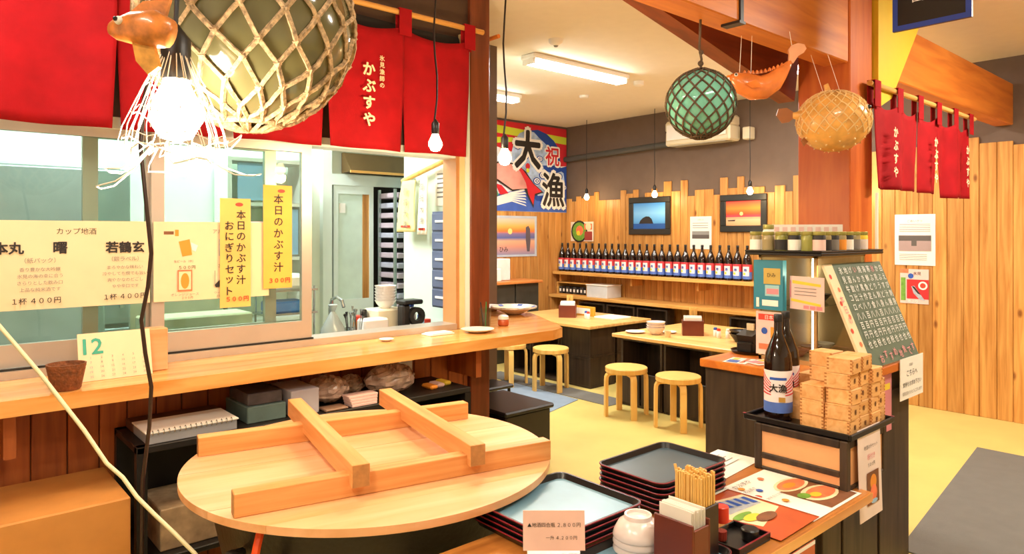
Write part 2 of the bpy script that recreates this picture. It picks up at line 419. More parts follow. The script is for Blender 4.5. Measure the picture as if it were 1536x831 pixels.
# kitchen front wall: header, planked dado, end pillar
KWX0, KWX1 = .05, 2.60                        # window opening
wk = struct('wall_kitchen', MB().box((XL, KY, 2.16), (2.70, KY+.12, ZC)).box((XL, KY, 0), (KWX0, KY+.12, 2.16)).box((KWX0, KY+.01, 0), (2.70, KY+.12, 1.03)), DKBROWN)
x = XL
while x < 2.68:
    wd = random.choice((.11, .12, .13)); x1 = min(x+wd, 2.695)
    b = MB().bbox((x, KY-.012, 0), (x1-.004, KY+.0, 1.0), .004).build('plank', CEDAR_Z, wk); b.location = -wk.location
    x += wd
struct('trim_1', MB().bbox((2.70, KY-.03, 0), (2.858, KY+.13, ZC), .006), POST_BR, label='brown timber pillar at the end of the kitchen window')
struct('wall_kitchen_side', MB().box((2.86, KY+.14, 0), (2.872, 4.5, ZC)).box((2.872, 4.44, 0), (3.7, 4.5, ZC)).box((3.6, 4.5, 0), (3.7, KB, ZC)), KWALL)
struct('wall_hall_side', MB().box((2.8725, KY+.14, 0), (2.885, 4.4, ZC)).box((2.8725, 4.4, 0), (3.7, 4.4395, ZC)), BROWNW)
struct('wall_kitchen_back', MB().box((XL, KB, 0), (3.7, KB+.1, ZC)), KWALL)
# window: frame, two panes fixed, one sash open to the right
w1 = bpy.data.objects.new('window_1', None); COL.objects.link(w1); w1['kind'] = 'structure'; w1['label'] = 'aluminium sliding kitchen window with its sashes pushed open'
def wpart(name, mb, m): return mb.build(name, m, w1)
wpart('window_sill', MB().box((KWX0, KY-.02, 1.05), (2.60, KY+.14, 1.085)), ALU)
wpart('sill_groove', MB().box((KWX0, KY-.012, 1.086), (1.65, KY-.002, 1.094)), BLACKP)
wpart('window_head', MB().box((KWX0, KY-.005, 2.12), (2.60, KY+.13, 2.17)), KFRAME)
wpart('jamb', MB().box((2.60, KY-.01, 1.05), (2.625, KY+.13, 2.16)), mat('jamb_timber', '#b98352', .4))
wpart('jamb', MB().box((2.625, KY-.015, 1.05), (2.665, KY+.13, 2.9)), mat('cream_jamb', '#e6cf9e', .4))
wpart('jamb', MB().box((2.668, KY-.02, 1.05), (2.70, KY+.13, 2.9)), KFRAME)
def sash(x0, x1, y, sw=.055):
    s = wpart('sash', MB().box((x0, y, 1.09), (x0+sw, y+.03, 2.12)).box((x1-sw, y, 1.09), (x1, y+.03, 2.12)).box((x0+sw, y, 1.09), (x1-sw, y+.03, 1.185)).box((x0+sw, y, 2.08), (x1-sw, y+.03, 2.12)), ALU)
    MB().box((x0+sw, y+.012, 1.185), (x1-sw, y+.018, 2.08)).build('pane', GLS, s)
sash(.86, 1.645, KY); sash(.07, .90, KY+.04); sash(.60, 1.483, KY+.08, .06)
# timber post, beams, brace and yellow gusset on the hall side
struct('trim_2', MB().bbox((3.95, 1.65, 0), (4.25, 1.95, ZC), .006), LAM_Z, label='thick orange laminated timber post')
bm_ = MB().bbox((-2.1, 1.66, 2.60), (3.95, 1.80, 2.96), .006); struct('trim_3', bm_, LAM_X, label='orange laminated timber beam meeting the thick post')
struct('trim_4', MB().bbox((4.25, 1.66, 2.60), (WX, 1.80, 2.96), .006), LAM_X, label='orange laminated timber beam running from the post to the planked wall')
struct('trim_5', MB().bar((4.0, 2.03, 2.58), (2.35, 2.03, 2.92), .10, .30), LAM_DK, label='dark brown brace sloping up from the post')
struct('trim_6', MB().add([(x_, y_, z_) for y_ in (1.62, 1.70) for x_, z_ in ((4.26, 2.38), (4.46, 2.46), (5.10, 3.19), (4.26, 3.19))], [(0, 1, 2, 3), (7, 6, 5, 4), (0, 4, 5, 1), (1, 5, 6, 2), (2, 6, 7, 3), (3, 7, 4, 0)]), YELLOWP, label='yellow painted gusset board beside the post')
p0 = at_y(1112, 30, 1.655)
struct('trim_7', MB().box((p0.x-.013, 1.650, 2.60), (p0.x+.013, 1.66, 3.0)).box((p0.x-.03, 1.645, 2.588), (p0.x+.02, 1.74, 2.60)), BLACKP, label='black steel strap around the timber beam')

# ================================================================== LIGHTS: fittings of the place and added unseen ones
def tube_light(x, y, z, L, alongx, power, col, label, name='ceiling_light', group=None):
    t = thing(name, label, 'light', (x, y, z), 0 if alongx else PI/2, group)
    MB().bbox((-L/2-.03, -.09, -.045), (L/2+.03, .09, 0), .01).build('housing', WHITE, t)
    for s in (-1, 1): MB().box((s*(L/2+.01)-.012, -.07, -.088), (s*(L/2+.01)+.012, .07, -.045)).build('lamp_holder', WHITE, t)
    for s in (-1, 1): MB().cyl((-L/2, s*.045, -.07), (L/2, s*.045, -.07), .016, 10).build('tube', TUBE, t, True)
    ld = bpy.data.lights.new('tube_glow', 'AREA'); ld.shape = 'RECTANGLE'; ld.size = L; ld.size_y = .1; ld.energy = power; ld.color = col
    lo = bpy.data.objects.new('tube_glow', ld); COL.objects.link(lo); lo.parent = t; lo.location = (0, 0, -.095)
    return t
tube_light(4.68, 4.40, ZC, 1.22, True, 90, NEUT, 'bright twin-tube ceiling light above the stools in the dining hall')
tube_light(4.55, 5.82, ZC, 1.22, True, 85, NEUT, 'twin-tube ceiling light close to the banner wall')
tube_light(6.0, 3.0, ZC, 1.22, True, 50, NEUT, 'twin-tube ceiling light beyond the timber beam')
tube_light(5.1, .3, ZC, 1.22, True, 130, WARM, 'unseen twin-tube light added over the grey entrance carpet')  # out of view, added to brighten the right-hand red curtain
tube_light(.15, 2.5, ZC, 1.22, False, 34, WARM, 'unseen twin-tube light added over the window counter')  # out of view, added to light the pot lid and shape its shadows
tube_light(1.9, .1, ZC, 1.22, True, 36, WARM, 'unseen twin-tube light added over the serving table')  # out of view, added as fill for the foreground
tube_light(-.8, .5, ZC, 1.22, False, 24, WARM, 'unseen twin-tube light added across the aisle by the white wall')  # another added fill light, outside the view
tube_light(.9, 4.3, ZC, 1.22, True, 60, COOL, 'cool twin-tube ceiling light over the kitchen worktop')
tube_light(1.55, 5.02, ZC, .9, True, 95, COOL, 'cool twin-tube ceiling light along the kitchen back wall')
def pendant(p, top, label, power, r=.03, group=None, name='pendant_bulb', bm_=BULB, col=(1, .74, .42), wob=.012):
    t = thing(name, label, 'bulb', tuple(p), 0, group)
    MB().lathe([(.004, -r*1.05), (r*.6, -r*.9), (r, -r*.2), (r*.95, r*.25), (r*.55, r*1.1), (r*.42, r*1.5)], 14).build('bulb', bm_, t, True)
    MB().lathe([(r*.5, r*1.35), (r*.55, r*1.5), (r*.55, r*2.9), (r*.25, r*3.3), (r*.12, r*3.5)], 12).build('socket', BLACKP, t, True)
    n = 10; H_ = top-p.z
    MB().tube([(wob*math.sin(i*1.3), wob*math.cos(i*1.1)*.6, r*3.3+(H_-r*3.3)*i/n) for i in range(n+1)], .0045, 6).build('cord', BLACKP, t, True)
    ld = bpy.data.lights.new('bulb_glow', 'POINT'); ld.energy = power; ld.color = col; ld.shadow_soft_size = r
    lo = bpy.data.objects.new('bulb_glow', ld); COL.objects.link(lo); lo.parent = t; lo.location = (0, 0, -r*1.6)
    return t
pendant(at_d(653, 216, 3.2), ZC, 'bare warm bulb on black cord hanging before the red window curtain', 45, .033)
pendant(at_d(757, 237, 3.3), ZC, 'bare warm bulb on black cord hanging beside the brown pillar', 40, .033)
for u, v, L_ in ((880, 296, 'small bare bulb hanging above the bottles beside the fishing banner'), (982, 292, 'small bare bulb hanging before the framed blue island picture'), (1125, 287, 'small bare bulb hanging before the framed red sunset picture')):
    pendant(at_x(u, v, 7.02), ZC, L_, 7, .036, wob=.004)
pendant(Vector((6.98, 2.9, 2.12)), ZC, 'small bare bulb hanging behind the thick timber post', 7, .036, wob=.004)
#@@NEXT
# ================================================================== RED SPLIT CURTAINS
def noren(name, label, xs, y, ztop, zbot, rodz, rod_x0, rod_x1, texts, rod_mat, seed=1):
    rnd = random.Random(seed); t = thing(name, label, 'curtain')
    MB().cyl((rod_x0, y+.006, rodz), (rod_x1, y+.006, rodz), .016, 10).build('rod', rod_mat, t, True)
    for i in range(len(xs)-1):
        x0, x1 = xs[i], xs[i+1]; ph = rnd.uniform(0, 6); am = rnd.uniform(.014, .022); bz = rnd.uniform(-.012, .012)
        def fn(a, b, x0=x0, x1=x1, ph=ph, am=am, bz=bz):
            sag = .045*math.sin(PI*a); z = (ztop-sag)+(zbot+bz-ztop+sag)*b
            gap = .022*max(0, (b-.4)/.6)
            return (x0+gap+(x1-x0-2*gap)*a, y+am*math.sin(a*7+ph+b*.8)*(.3+.7*b)+.012*math.sin(a*3+ph*2), z)
        p = MB().grid(fn, 26, 14).build('cloth_panel', REDCLOTH, t, 'all')
        sm = p.modifiers.new('thickness', 'SOLIDIFY'); sm.thickness = .003
    for x in xs:
        MB().bbox((x-.042, y-.018, ztop-.05), (x+.042, y-.013, rodz+.018), .002).bbox((x-.042, y+.023, ztop-.05), (x+.042, y+.028, rodz+.018), .002).box((x-.042, y-.018, rodz+.0165), (x+.042, y+.028, rodz+.02)).build('loop', REDCLOTH, t)
    for (tx, tz, s, body, bold) in texts:
        mb = MB(); put_vtext(mb, body, Vector((tx, y-.036, tz)), Vector(RX), Vector(UZ), s, 1.05, bold); mb.build('lettering', CREAMINK, t)
    return t
xs = [-.285, .21, .70, 1.19, 1.683, 2.175, 2.645]
noren('split_curtain', 'long red split curtain with cream brush lettering across the kitchen window', xs, 3.42, 2.84, 2.115, 2.925, -.4, 2.765,
      [(1.927, 2.60, .088, 'かぶすや', .035), (2.008, 2.645, .036, '氷見漁師の', .02), (.95, 2.60, .088, 'かぶすや', .035)], PINE_X, 3)
mb = MB().tube([(-.3, 3.475, 2.80), (.6, 3.475, 2.83), (1.5, 3.475, 2.81), (1.9, 3.475, 2.83), (2.3, 3.475, 2.82), (2.6, 3.475, 2.83)], .045, 10)
mb.v = [(x, 3.474+(y-3.475)*.48, z) for x, y, z in mb.v]; tag(mb.build('rolled_blind', BLKCLOTH, None, True), 'black rolled blind behind the red curtain rod', 'blind')
xs2 = [4.16, 4.50, 4.84, 5.18, 5.52, 5.86]
noren('split_curtain', 'bright red split curtain below the timber beam before the planked wall', xs2, 1.60, 2.42, 1.90, 2.50, 4.10, 6.0,
      [(4.37, 2.28, .074, 'かぶすや', .035), (5.05, 2.28, .074, 'かぶすや', .035), (5.7, 2.28, .074, 'かぶすや', .035)], PINE_X, 5)
# dark curtain seen edge-on past the pillar
t = thing('side_curtain', 'dark maroon curtain hanging edge-on behind the brown pillar', 'curtain')
MB().cyl((2.925, 3.46, 2.94), (2.925, 4.38, 2.94), .014, 10).build('rod', LAM_X, t, True)
p = MB().grid(lambda a, b: (2.925+.02*math.sin(a*9), 3.62+.74*a, 2.9-.95*b), 20, 6).build('cloth_panel', DKCLOTH, t, 'all'); p.modifiers.new('thickness', 'SOLIDIFY').thickness = .004
for yy in (3.66, 3.98, 4.3): MB().box((2.906, yy-.03, 2.86), (2.944, yy+.03, 2.957)).build('loop', DKCLOTH, t)

# ================================================================== WINDOW COUNTER
poly = [(XL+.01, 3.05), (3.02, 3.05), (3.15, 3.10), (3.22, 3.20), (3.45, 3.62), (3.78, 4.30), (3.70, 4.385), (2.89, 4.385), (2.89, 3.64), (2.865, 3.64), (2.865, 3.465), (2.69, 3.465), (2.69, 3.478), (XL+.01, 3.478)]
t = thing('window_counter', 'long honey-coloured wooden counter below the kitchen window', 'counter')
MB().prism(poly, .99, 1.05).build('worktop', OAK_X, t)
for xx in (-1.2, .3, 2.55): MB().box((xx-.02, 3.20, .80), (xx+.02, 3.485, .99)).build('bracket', CEDAR_Z, t)
MB().lathe([(.03, .97), (.028, .99)], 12, (2.6, 3.25, 0)).build('hook_plate', STEEL, t)

# paper signs taped to the glass
c, w_, h_ = on_y(100, 331, 224, 457, 3.485)
s = Sheet('drinks_menu', 'cream paper menu listing local sake, taped on the window glass', 'menu', (.55, 3.485, 1.518), RX, UZ, .60, .372, .002, CREAM)
s.text(INK, 'カップ地酒', .52, .12, .075).text(INK, '曙', .42, .31, .13, bold=.03).text(INK, '若鶴玄', .83, .31, .13, bold=.03)
s.text(INK, '本丸', .12, .31, .13, bold=.03).text(GREYINK, '（銀ラベル）', .83, .45, .06).text(GREYINK, '（紙パック）', .3, .45, .06)
for k, (a, b_) in enumerate((('香り豊かな大吟醸', 'まろやかな味わい'), ('氷見の海の幸に合う', '冷やしても燗でも旨い'), ('さらりとした飲み口', '爽やかなのどごし'), ('上品な純米酒です', 'やや辛口です'))):
    s.text(GREYINK, a, .3, .55+.075*k, .045).text(GREYINK, b_, .83, .55+.075*k, .045)
s.text(INK, '１杯 ４００円', .28, .90, .07, bold=.01).text(INK, '１杯 ４００円', .83, .90, .07, bold=.01).done()
s = Sheet('drinks_menu', 'cream paper menu with pictures of beer and soft drinks on the glass', 'menu', (1.135, 3.485, 1.518), RX, UZ, .54, .372, .002, CREAM)
s.rect('picture', BROWNINK, .08, .12, .16, .16).rect('picture', ORANGEINK, .17, .10, .2, .18)
s.poly('picture', ORANGEINK, [(.2, .25), (.29, .22), (.31, .42), (.23, .44)]).poly('picture', WHITE, [(.3, .26), (.36, .30), (.34, .38), (.31, .36)])
s.text(GREYINK, '生ビール（中）', .24, .50, .035).text(INK, '５００円', .27, .58, .045)
s.rect('picture', SILVINK, .54, .22, .63, .44).rect('picture', PAPER, .56, .28, .61, .36).text(GREYINK, 'アルコール類', .62, .12, .06).text(GREYINK, '酎ハイ', .6, .50, .035).text(INK, '３５０円', .6, .57, .045)
s.rect('picture', SALMON, .19, .61, .31, .88).rect('picture', CREAM, .20, .63, .30, .86).disc('picture', ORANGEINK, .25, .75, .035, .10).text(GREYINK, 'オレンジジュース', .25, .92, .035).text(INK, '２００円', .27, .965, .03)
s.poly('picture', INK, [(.5, .82), (.54, .76), (.6, .74), (.59, .84), (.51, .85)]).rect('picture', GREYINK, .5, .63, .505, .82).text(GREYINK, 'ウーロン茶', .56, .92, .035).text(INK, '２００円', .56, .965, .03).done()
s = Sheet('notice', 'lilac-edged paper notice half hidden behind the yellow price strips', 'notice', (1.37, 3.492, 1.57), RX, UZ, .16, .28, .002, mat('lilac_paper', '#ddd0e2', .7))
s.rect('picture', PAPER, .08, .06, .82, .8).rect('picture', mat('violet_ink', '#5b4a8a'), .7, .6, .9, .8).text(GREYINK, 'お知らせ', .45, .2, .08).done()
def strip(u0, v0, u1, v1, label, m, cols, price, sz):
    c, w_, h_ = on_y(u0, v0, u1, v1, 3.475)
    s = Sheet('price_strip', label, 'sign', c, RX, UZ, w_, h_, .002, m); s.disc('stamp', REDINK, .62, .055, .13, .018)
    for (x_, y_, body) in cols: s.vtext(INK, body, x_, y_, sz, 1.02, .012)
    s.text(REDINK, price, .56, .925, None, .72, bold=.02); return s.done()
strip(330, 297, 376, 459, 'shorter yellow paper strip with two lines of brush lettering and red price', YPAPER2, [(.68, .1, '本日のかぶす汁'), (.3, .2, 'おにぎりセット')], '５００円', .098)
strip(395, 277, 438, 431, 'taller yellow paper strip with one line of brush lettering beside the sash', YPAPER, [(.52, .08, '本日のかぶす汁')], '３００円', .108)

# things standing on the counter
ZB = 1.0505
t = thing('wicker_basket', 'small brown wicker basket at the end of the counter beside the calendar card', 'basket', (.47, 3.13, ZB))
MB().lathe([(.045, 0), (.05, .005), (.066, .09), (.068, .10), (.062, .10), (.045, .01), (.001, .008)], 20).build('body', mat('wicker', '#7a4420', .8, var=.35, vs=60, bump=.6, bs=90), t, True)
for k in range(7): MB().tube([((.047+.0028*k)*math.cos(a*PI/10), (.047+.0028*k)*math.sin(a*PI/10), .012+.013*k) for a in range(20)], .0035, 5, True).build('wicker_ring', mat('wicker', ''), t, True)
s = Sheet('calendar_card', 'cream desk calendar card with green numerals leaning against the window', 'card', (.665, 3.26, 1.145), (1, .02, 0), (0, .28, 1), .27, .195, .004, CREAM)
s.text(GREENINK, '12', .2, .28, .32, bold=.02)
for k in range(5):
    for j in range(6): s.text((GREYINK, PINKINK)[j == 0], str(1+k*6+j), .16+.145*j, .52+.1*k, .045)
s.done()
tag(MB().bbox((.795, 3.29, ZB), (.875, 3.37, 1.235), .004).build('wooden_block', LID, None), 'tall pale wooden block standing on the counter behind the black cord', 'block')
tag(MB().bbox((.74, 3.385, ZB), (.80, 3.445, 1.16), .003).build('paper_packet', mat('kraft_packet', '#c8b48c', .7), None), 'small upright kraft packet between calendar card and window sill', 'packet')
def dish(name, label, loc, prof, m, cat='dish', rim=None, n=28, group=None):
    t = thing(name, label, cat, loc, 0, group); MB().lathe(prof, n).build('body', m, t, True)
    if rim: MB().lathe(rim[0], n, cap=False).build('rim_band', rim[1], t, True)
    return t
dish('serving_bowl', 'wide shallow white serving bowl with blue rim patches on the counter end', (3.40, 3.85, ZB), [(.05, 0), (.06, .004), (.11, .03), (.17, .058), (.172, .062), (.165, .060), (.105, .034), (.05, .012), (.001, .012)], mat('speckled_porcelain', '#ead9bd', .25, var=.12, vs=20), 'bowl', ([(.1725, .05), (.1735, .062), (.165, .0615)], mat('blue_patch_glaze', '#d9dce6', .2, var=.5, vs=14)))
for k in range(12):
    a = k*PI/6
    if k % 2: MB().obox((3.40+.148*math.cos(a), 3.85+.148*math.sin(a), ZB+.054), (.012*math.cos(a), .012*math.sin(a), .005), (-.02*math.sin(a), .02*math.cos(a), 0), (0, 0, .001)).build('blue_patch', BLUEINK, bpy.data.objects['serving_bowl']).location = -Vector((3.40, 3.85, ZB))
dish('serving_plate', 'flat white plate stacked behind the wide serving bowl', (3.42, 4.18, ZB), [(.07, 0), (.075, .004), (.15, .03), (.152, .034), (.07, .012), (.001, .012)], CER, 'plate')
dish('saucer', 'oval white dish holding a folded napkin beside the pen glass', (2.62, 3.30, ZB), [(.05, 0), (.055, .003), (.10, .018), (.102, .021), (.055, .008), (.001, .008)], mat('blue_cream_glaze', '#e3dcc8', .2, var=.06), 'dish')
t = thing('pen_glass', 'clear drinking glass holding two pens on the counter', 'glass', (2.76, 3.40, ZB))
MB().lathe([(.032, 0), (.034, .003), (.040, .13), (.037, .13), (.031, .006), (.001, .006)], 20).build('body', GLSC, t, True)
for n_, a, m_ in (('pen', .6, mat('green_pen', '#2f7a3a')), ('pen', 2.5, BLACKP)):
    MB().cyl((.01*math.cos(a), .01*math.sin(a), .008), (.028*math.cos(a), .028*math.sin(a), .165), .004, 8).build(n_, m_, t)
t = thing('sauce_jar', 'small round jar with red-brown sauce beside the pen glass', 'jar', (2.93, 3.42, ZB))
MB().lathe([(.03, 0), (.036, .006), (.036, .03), (.03, .04)], 18).build('body', mat('red_brown_sauce', '#b5532a', .2), t, True)
MB().lathe([(.032, .04), (.037, .043), (.034, .062), (.02, .07), (.001, .072)], 18).build('lid', CERP, t, True)
tag(MB().bbox((2.30, 3.33, ZB), (2.47, 3.43, ZB+.008), .002).bbox((2.315, 3.335, ZB+.008), (2.46, 3.42, ZB+.014), .002).build('order_pad', PAPER, None), 'stack of white order slips lying on the counter edge', 'paper')
dish('small_saucer', 'tiny white saucer on the counter below the open window', (2.02, 3.36, ZB), [(.02, 0), (.022, .002), (.04, .011), (.041, .013), (.02, .005), (.001, .005)], CER, 'saucer')
#@@NEXT
# ================================================================== KITCHEN behind the window
t = thing('kitchen_worktop', 'stainless steel kitchen worktop behind the serving window', 'worktop')
MB().bbox((-.3, 3.70, .90), (2.82, 4.28, .94), .006).build('top', STEEL, t)
MB().box((-.3, 3.74, 0), (2.82, 4.24, .90)).build('cabinet_body', KFRAME, t)
MB().box((-.3, 4.262, .94), (1.95, 4.28, .99)).build('upstand', STEEL, t)
t = thing('refrigerator', 'tall grey kitchen refrigerator behind the window glass', 'refrigerator')
MB().bbox((.35, 4.75, .06), (1.05, 5.28, 2.05), .01).build('body', mat('fridge_grey', '#a8b2b0', .35, .2), t)
MB().bbox((.36, 4.715, 1.10), (1.04, 4.752, 2.03), .008).build('door', mat('fridge_grey', ''), t); MB().bbox((.36, 4.715, .10), (1.04, 4.752, 1.08), .008).build('door', mat('fridge_grey', ''), t)
for z0 in (1.2, .7): MB().box((.98, 4.69, z0), (1.0, 4.715, z0+.3)).build('handle', STEEL, t)
for xx in (.42, .95): MB().cyl((xx, 4.9, 0), (xx, 4.9, .06), .025, 8).build('foot', BLACKP, t)
t = thing('kitchen_shelf', 'white wall shelf unit with a blue panel behind the kitchen window', 'shelf')
MB().box((1.72, 5.0, 0), (1.75, 5.28, 2.2)).build('side_panel', WHITE, t); MB().box((2.28, 5.0, 0), (2.31, 5.28, 2.2)).build('side_panel', WHITE, t)
for z0 in (.4, 1.0, 1.45, 1.85, 2.17): MB().box((1.75, 5.0, z0), (2.28, 5.28, z0+.025)).build('shelf_board', WHITE, t)
MB().box((1.80, 5.02, 1.89), (2.02, 5.035, 2.16)).build('blue_panel', LBLUE, t)
MB().box((2.06, 5.02, 1.49), (2.25, 5.035, 1.83)).build('blue_panel', LBLUE, t)
tag(MB().bbox((1.06, 4.9, 1.02), (1.66, 5.26, 1.62), .01).build('storage_crate', mat('beige_box', '#d8cdb0', .6), None), 'big beige crate stacked beside the refrigerator', 'crate')
tag(MB().bbox((1.06, 4.85, 0), (1.66, 5.26, 1.018), .01).build('under_cabinet', KFRAME, None), 'pale kitchen base cabinet below the beige crate', 'cabinet')
# the kitchen door: pale frame, one sash glazed, the other side open
dx0, dx1 = 2.62, 3.38
d1 = bpy.data.objects.new('door_1', None); COL.objects.link(d1); d1['kind'] = 'structure'; d1['label'] = 'pale framed glass door in the kitchen back wall'
def dpart(n, mb, m): return mb.build(n, m, d1)
dpart('door_frame', MB().box((dx0-.06, KB-.06, 0), (dx0+.02, KB-.001, 2.55)).box((dx1-.03, KB-.06, 0), (dx1+.02, KB-.001, 2.12)).box((dx0+.02, KB-.06, 2.05), (dx1-.03, KB-.001, 2.14)).box((dx0+.02, KB-.06, 2.36), (dx1+.4, KB-.001, 2.5)), KFRAME)
sh = dpart('sash', MB().box((2.66, KB-.05, 0), (2.70, KB-.02, 2.05)).box((2.99, KB-.05, 0), (3.03, KB-.02, 2.05)).box((2.70, KB-.05, 1.98), (2.99, KB-.02, 2.05)).box((2.70, KB-.05, .85), (2.99, KB-.02, 1.1)), KFRAME)
MB().box((2.70, KB-.038, 1.1), (2.99, KB-.03, 1.98)).build('pane', mat('frosted_pane', '#cfe2d8', .3), sh)
MB().box((2.70, KB-.045, 0), (2.99, KB-.025, .85)).build('kick_panel', mat('grey_green_panel', '#b5c8c6', .4), sh)
MB().box((2.93, KB-.045, 1.1), (2.99, KB-.0385, 1.98)).build('wood_strip', PINE_Z, sh)
MB().box((2.715, KB-.043, 1.82), (2.77, KB-.0385, 1.9)).build('sticker', WHITE, sh)
dpart('dark_opening', MB().box((3.04, KB-.012, 0), (3.35, KB-.002, 2.05)), BLKCLOTH)
t = thing('kitchen_hood', 'brown sloped hood canopy above the kitchen door', 'hood')
MB().add([(2.74, KB-.03, 2.15), (3.55, KB-.03, 2.15), (3.55, KB-.03, 2.32), (2.74, KB-.03, 2.32), (2.74, KB-.2, 2.16), (3.55, KB-.2, 2.16), (3.55, KB-.06, 2.32), (2.74, KB-.06, 2.32)], [(0, 1, 2, 3), (4, 5, 6, 7), (0, 4, 5, 1), (3, 2, 6, 7), (0, 3, 7, 4), (1, 5, 6, 2)]).build('canopy', mat('hood_brown', '#54401f', .5), t)
MB().box((2.73, KB-.21, 2.145), (3.56, KB-.195, 2.165)).build('edge_strip', PINE_X, t)
t = thing('tray_rack', 'tall narrow rack stacked with lilac-grey trays by the kitchen door', 'rack')
for xx in (3.055, 3.30): MB().box((xx, KB-.35, 0), (xx+.02, KB-.33, 2.02)).box((xx, KB-.1, 0), (xx+.02, KB-.08, 2.02)).build('upright', STEEL, t)
for k in range(20):
    MB().bbox((3.077, KB-.36, .35+.084*k), (3.298, KB-.06, .35+.084*k+.045), .006).build('tray', (mat('lilac_tray', '#b8a8b4', .4), mat('grey_tray', '#a9aabb', .4))[k % 3 == 0], t)
# planked right side: towels on a rail, curtain, notice, shelves
t = thing('towel_rail', 'slanting wooden rail across the kitchen side wall', 'rail')
MB().cyl((2.80, 4.42, 2.04), (2.80, 3.70, 2.19), .018, 10).build('bar', BIRCH, t, True)
for yy, zz in ((4.35, 2.055), (3.78, 2.173)): MB().cyl((2.80, yy, zz), (2.86, yy, zz), .01, 8).build('wall_fixing', STEEL, t)
def towel(y0, y1, zt, zb, m, label, x=2.775):
    t = thing('towel', label, 'towel')
    p = MB().grid(lambda a, b: (x-.006-.012*abs(math.sin(a*7+b))*b, y0+(y1-y0)*(a*(.8+.3*b)+.05*math.sin(b*4)), zt+(zb-zt)*b), 14, 12).build('cloth', m, t, 'all'); p.modifiers.new('thickness', 'SOLIDIFY').thickness = .004
    mb = MB()
    for k, chh in enumerate('御祝大漁'): put_text(mb, chh, Vector((x-.026, (y0+y1)/2, zt-.08-.08*k)), Vector(RY), Vector(UZ), .05)
    mb.build('lettering', GREYINK, t)
    mb = MB()
    for k in range(3): mb.obox((x-.024, y0+(y1-y0)*(.3+.2*k), zb+.04), (0, .018, 0), (0, 0, .008), (.001, 0, 0))
    mb.build('pattern', REDINK, t); return t
towel(4.20, 4.42, 2.035, 1.66, mat('yellow_towel', '#efe09a', .9), 'yellow printed towel hanging from the slanting kitchen rail')
towel(4.05, 4.16, 2.06, 1.64, mat('cream_towel', '#f2ead2', .9), 'cream printed towel hanging beside the yellow one', 2.778)
s = Sheet('notice', 'small white notice sheet on the kitchen side wall', 'notice', (2.852, 4.0, 1.98), RY, UZ, .15, .27, .002, PAPER)
for k in range(6): s.rect('lettering', GREYINK, .15, .15+.12*k, .8, .19+.12*k)
s.done()
t = thing('drawer_shelf', 'blue-grey stacked drawer shelf on the kitchen side wall', 'shelf')
MB().box((2.76, 3.74, 1.14), (2.853, 3.98, 1.80)).build('body', mat('slate_plastic', '#59627e', .4), t)
for k in range(5): d_ = MB().bbox((2.748, 3.75, 1.15+.13*k), (2.76, 3.97, 1.265+.13*k), .003).build('drawer', mat('slate_plastic', ''), t); MB().box((2.74, 3.80, 1.205+.13*k), (2.748, 3.92, 1.22+.13*k)).build('handle', WHITE, d_)
t = thing('side_valance', 'dark red cloth valance on the kitchen side wall above the notice', 'cloth')
MB().box((2.847, 3.74, 2.20), (2.853, 4.0, 2.36)).build('cloth', DKCLOTH, t)
# crowded worktop
ZK = .9405
def pot(name, label, loc, prof, m, cat, cap=None, n=18):
    t = thing(name, label, cat, loc); MB().lathe(prof, n).build('body', m, t, True)
    if cap: MB().lathe(cap[0], n).build('cap', cap[1], t, True)
    return t
tag(MB().bbox((2.20, 3.92, ZK), (2.38, 4.03, 1.10), .012).build('white_canister', CER, None), 'squat white canister box on the steel worktop', 'canister')
t = thing('tissue_roll', 'pink-white tissue roll standing on edge at the window sill', 'roll', (2.68, 3.80, ZK+.055))
MB().loft([[(r*math.cos(2*PI*i/24), yy, r*math.sin(2*PI*i/24)) for i in range(24)] for r, yy in ((.02, -.045), (.055, -.045), (.055, .045), (.02, .045))], False, True).build('paper', CERP, t, True)
MB().loft([[(r*math.cos(2*PI*i/20), yy, r*math.sin(2*PI*i/20)) for i in range(20)] for r, yy in ((.013, -.046), (.0195, -.046), (.0195, .046), (.013, .046))], False, True).build('core', mat('card_core', '#8a6a4a'), t, True)
pot('squeeze_bottle', 'white squeeze bottle with a blue cap on the kitchen worktop', (2.60, 4.0, ZK), [(.03, 0), (.033, .005), (.033, .16), (.015, .2), (.013, .21)], CER, 'bottle', ([(.017, .21), (.018, .212), (.018, .25), (.016, .255)], BLUEINK))
for k in range(6):
    dish('rice_bowl', f'white rice bowl, {ORD[k]} from the bottom of the nested kitchen stack', (2.47, 4.12, ZK+.20+.02*k) if k else (2.47, 4.12, ZK+.20), [(.03, 0), (.032, .004), (.06, .03), (.075, .055), (.072, .055), (.055, .03), (.001, .012)], CER, 'bowl', None, 20, 'nested rice bowls')
tag(MB().bbox((2.36, 4.04, ZK), (2.58, 4.22, ZK+.1995), .01).build('food_container', mat('cream_box', '#eadfc2', .4), None), 'cream food container under the stacked rice bowls', 'container')
t = thing('coffee_machine', 'black kitchen grinder machine with round wheel on the worktop', 'machine')
MB().bbox((2.44, 3.83, ZK), (2.60, 3.97, ZK+.06), .01).build('base', BLACKP, t); MB().bbox((2.46, 3.88, ZK+.06), (2.52, 3.96, ZK+.24), .012).build('body', IRON, t)
MB().loft([[(2.56+r*math.cos(2*PI*i/18), yy, ZK+.16+r*math.sin(2*PI*i/18)) for i in range(18)] for r, yy in ((.03, 3.86), (.06, 3.86), (.06, 3.90), (.03, 3.90))], False, True).build('wheel', IRON, t, True)
MB().bbox((2.455, 3.85, ZK+.24), (2.60, 3.97, ZK+.27), .008).build('head', BLACKP, t)
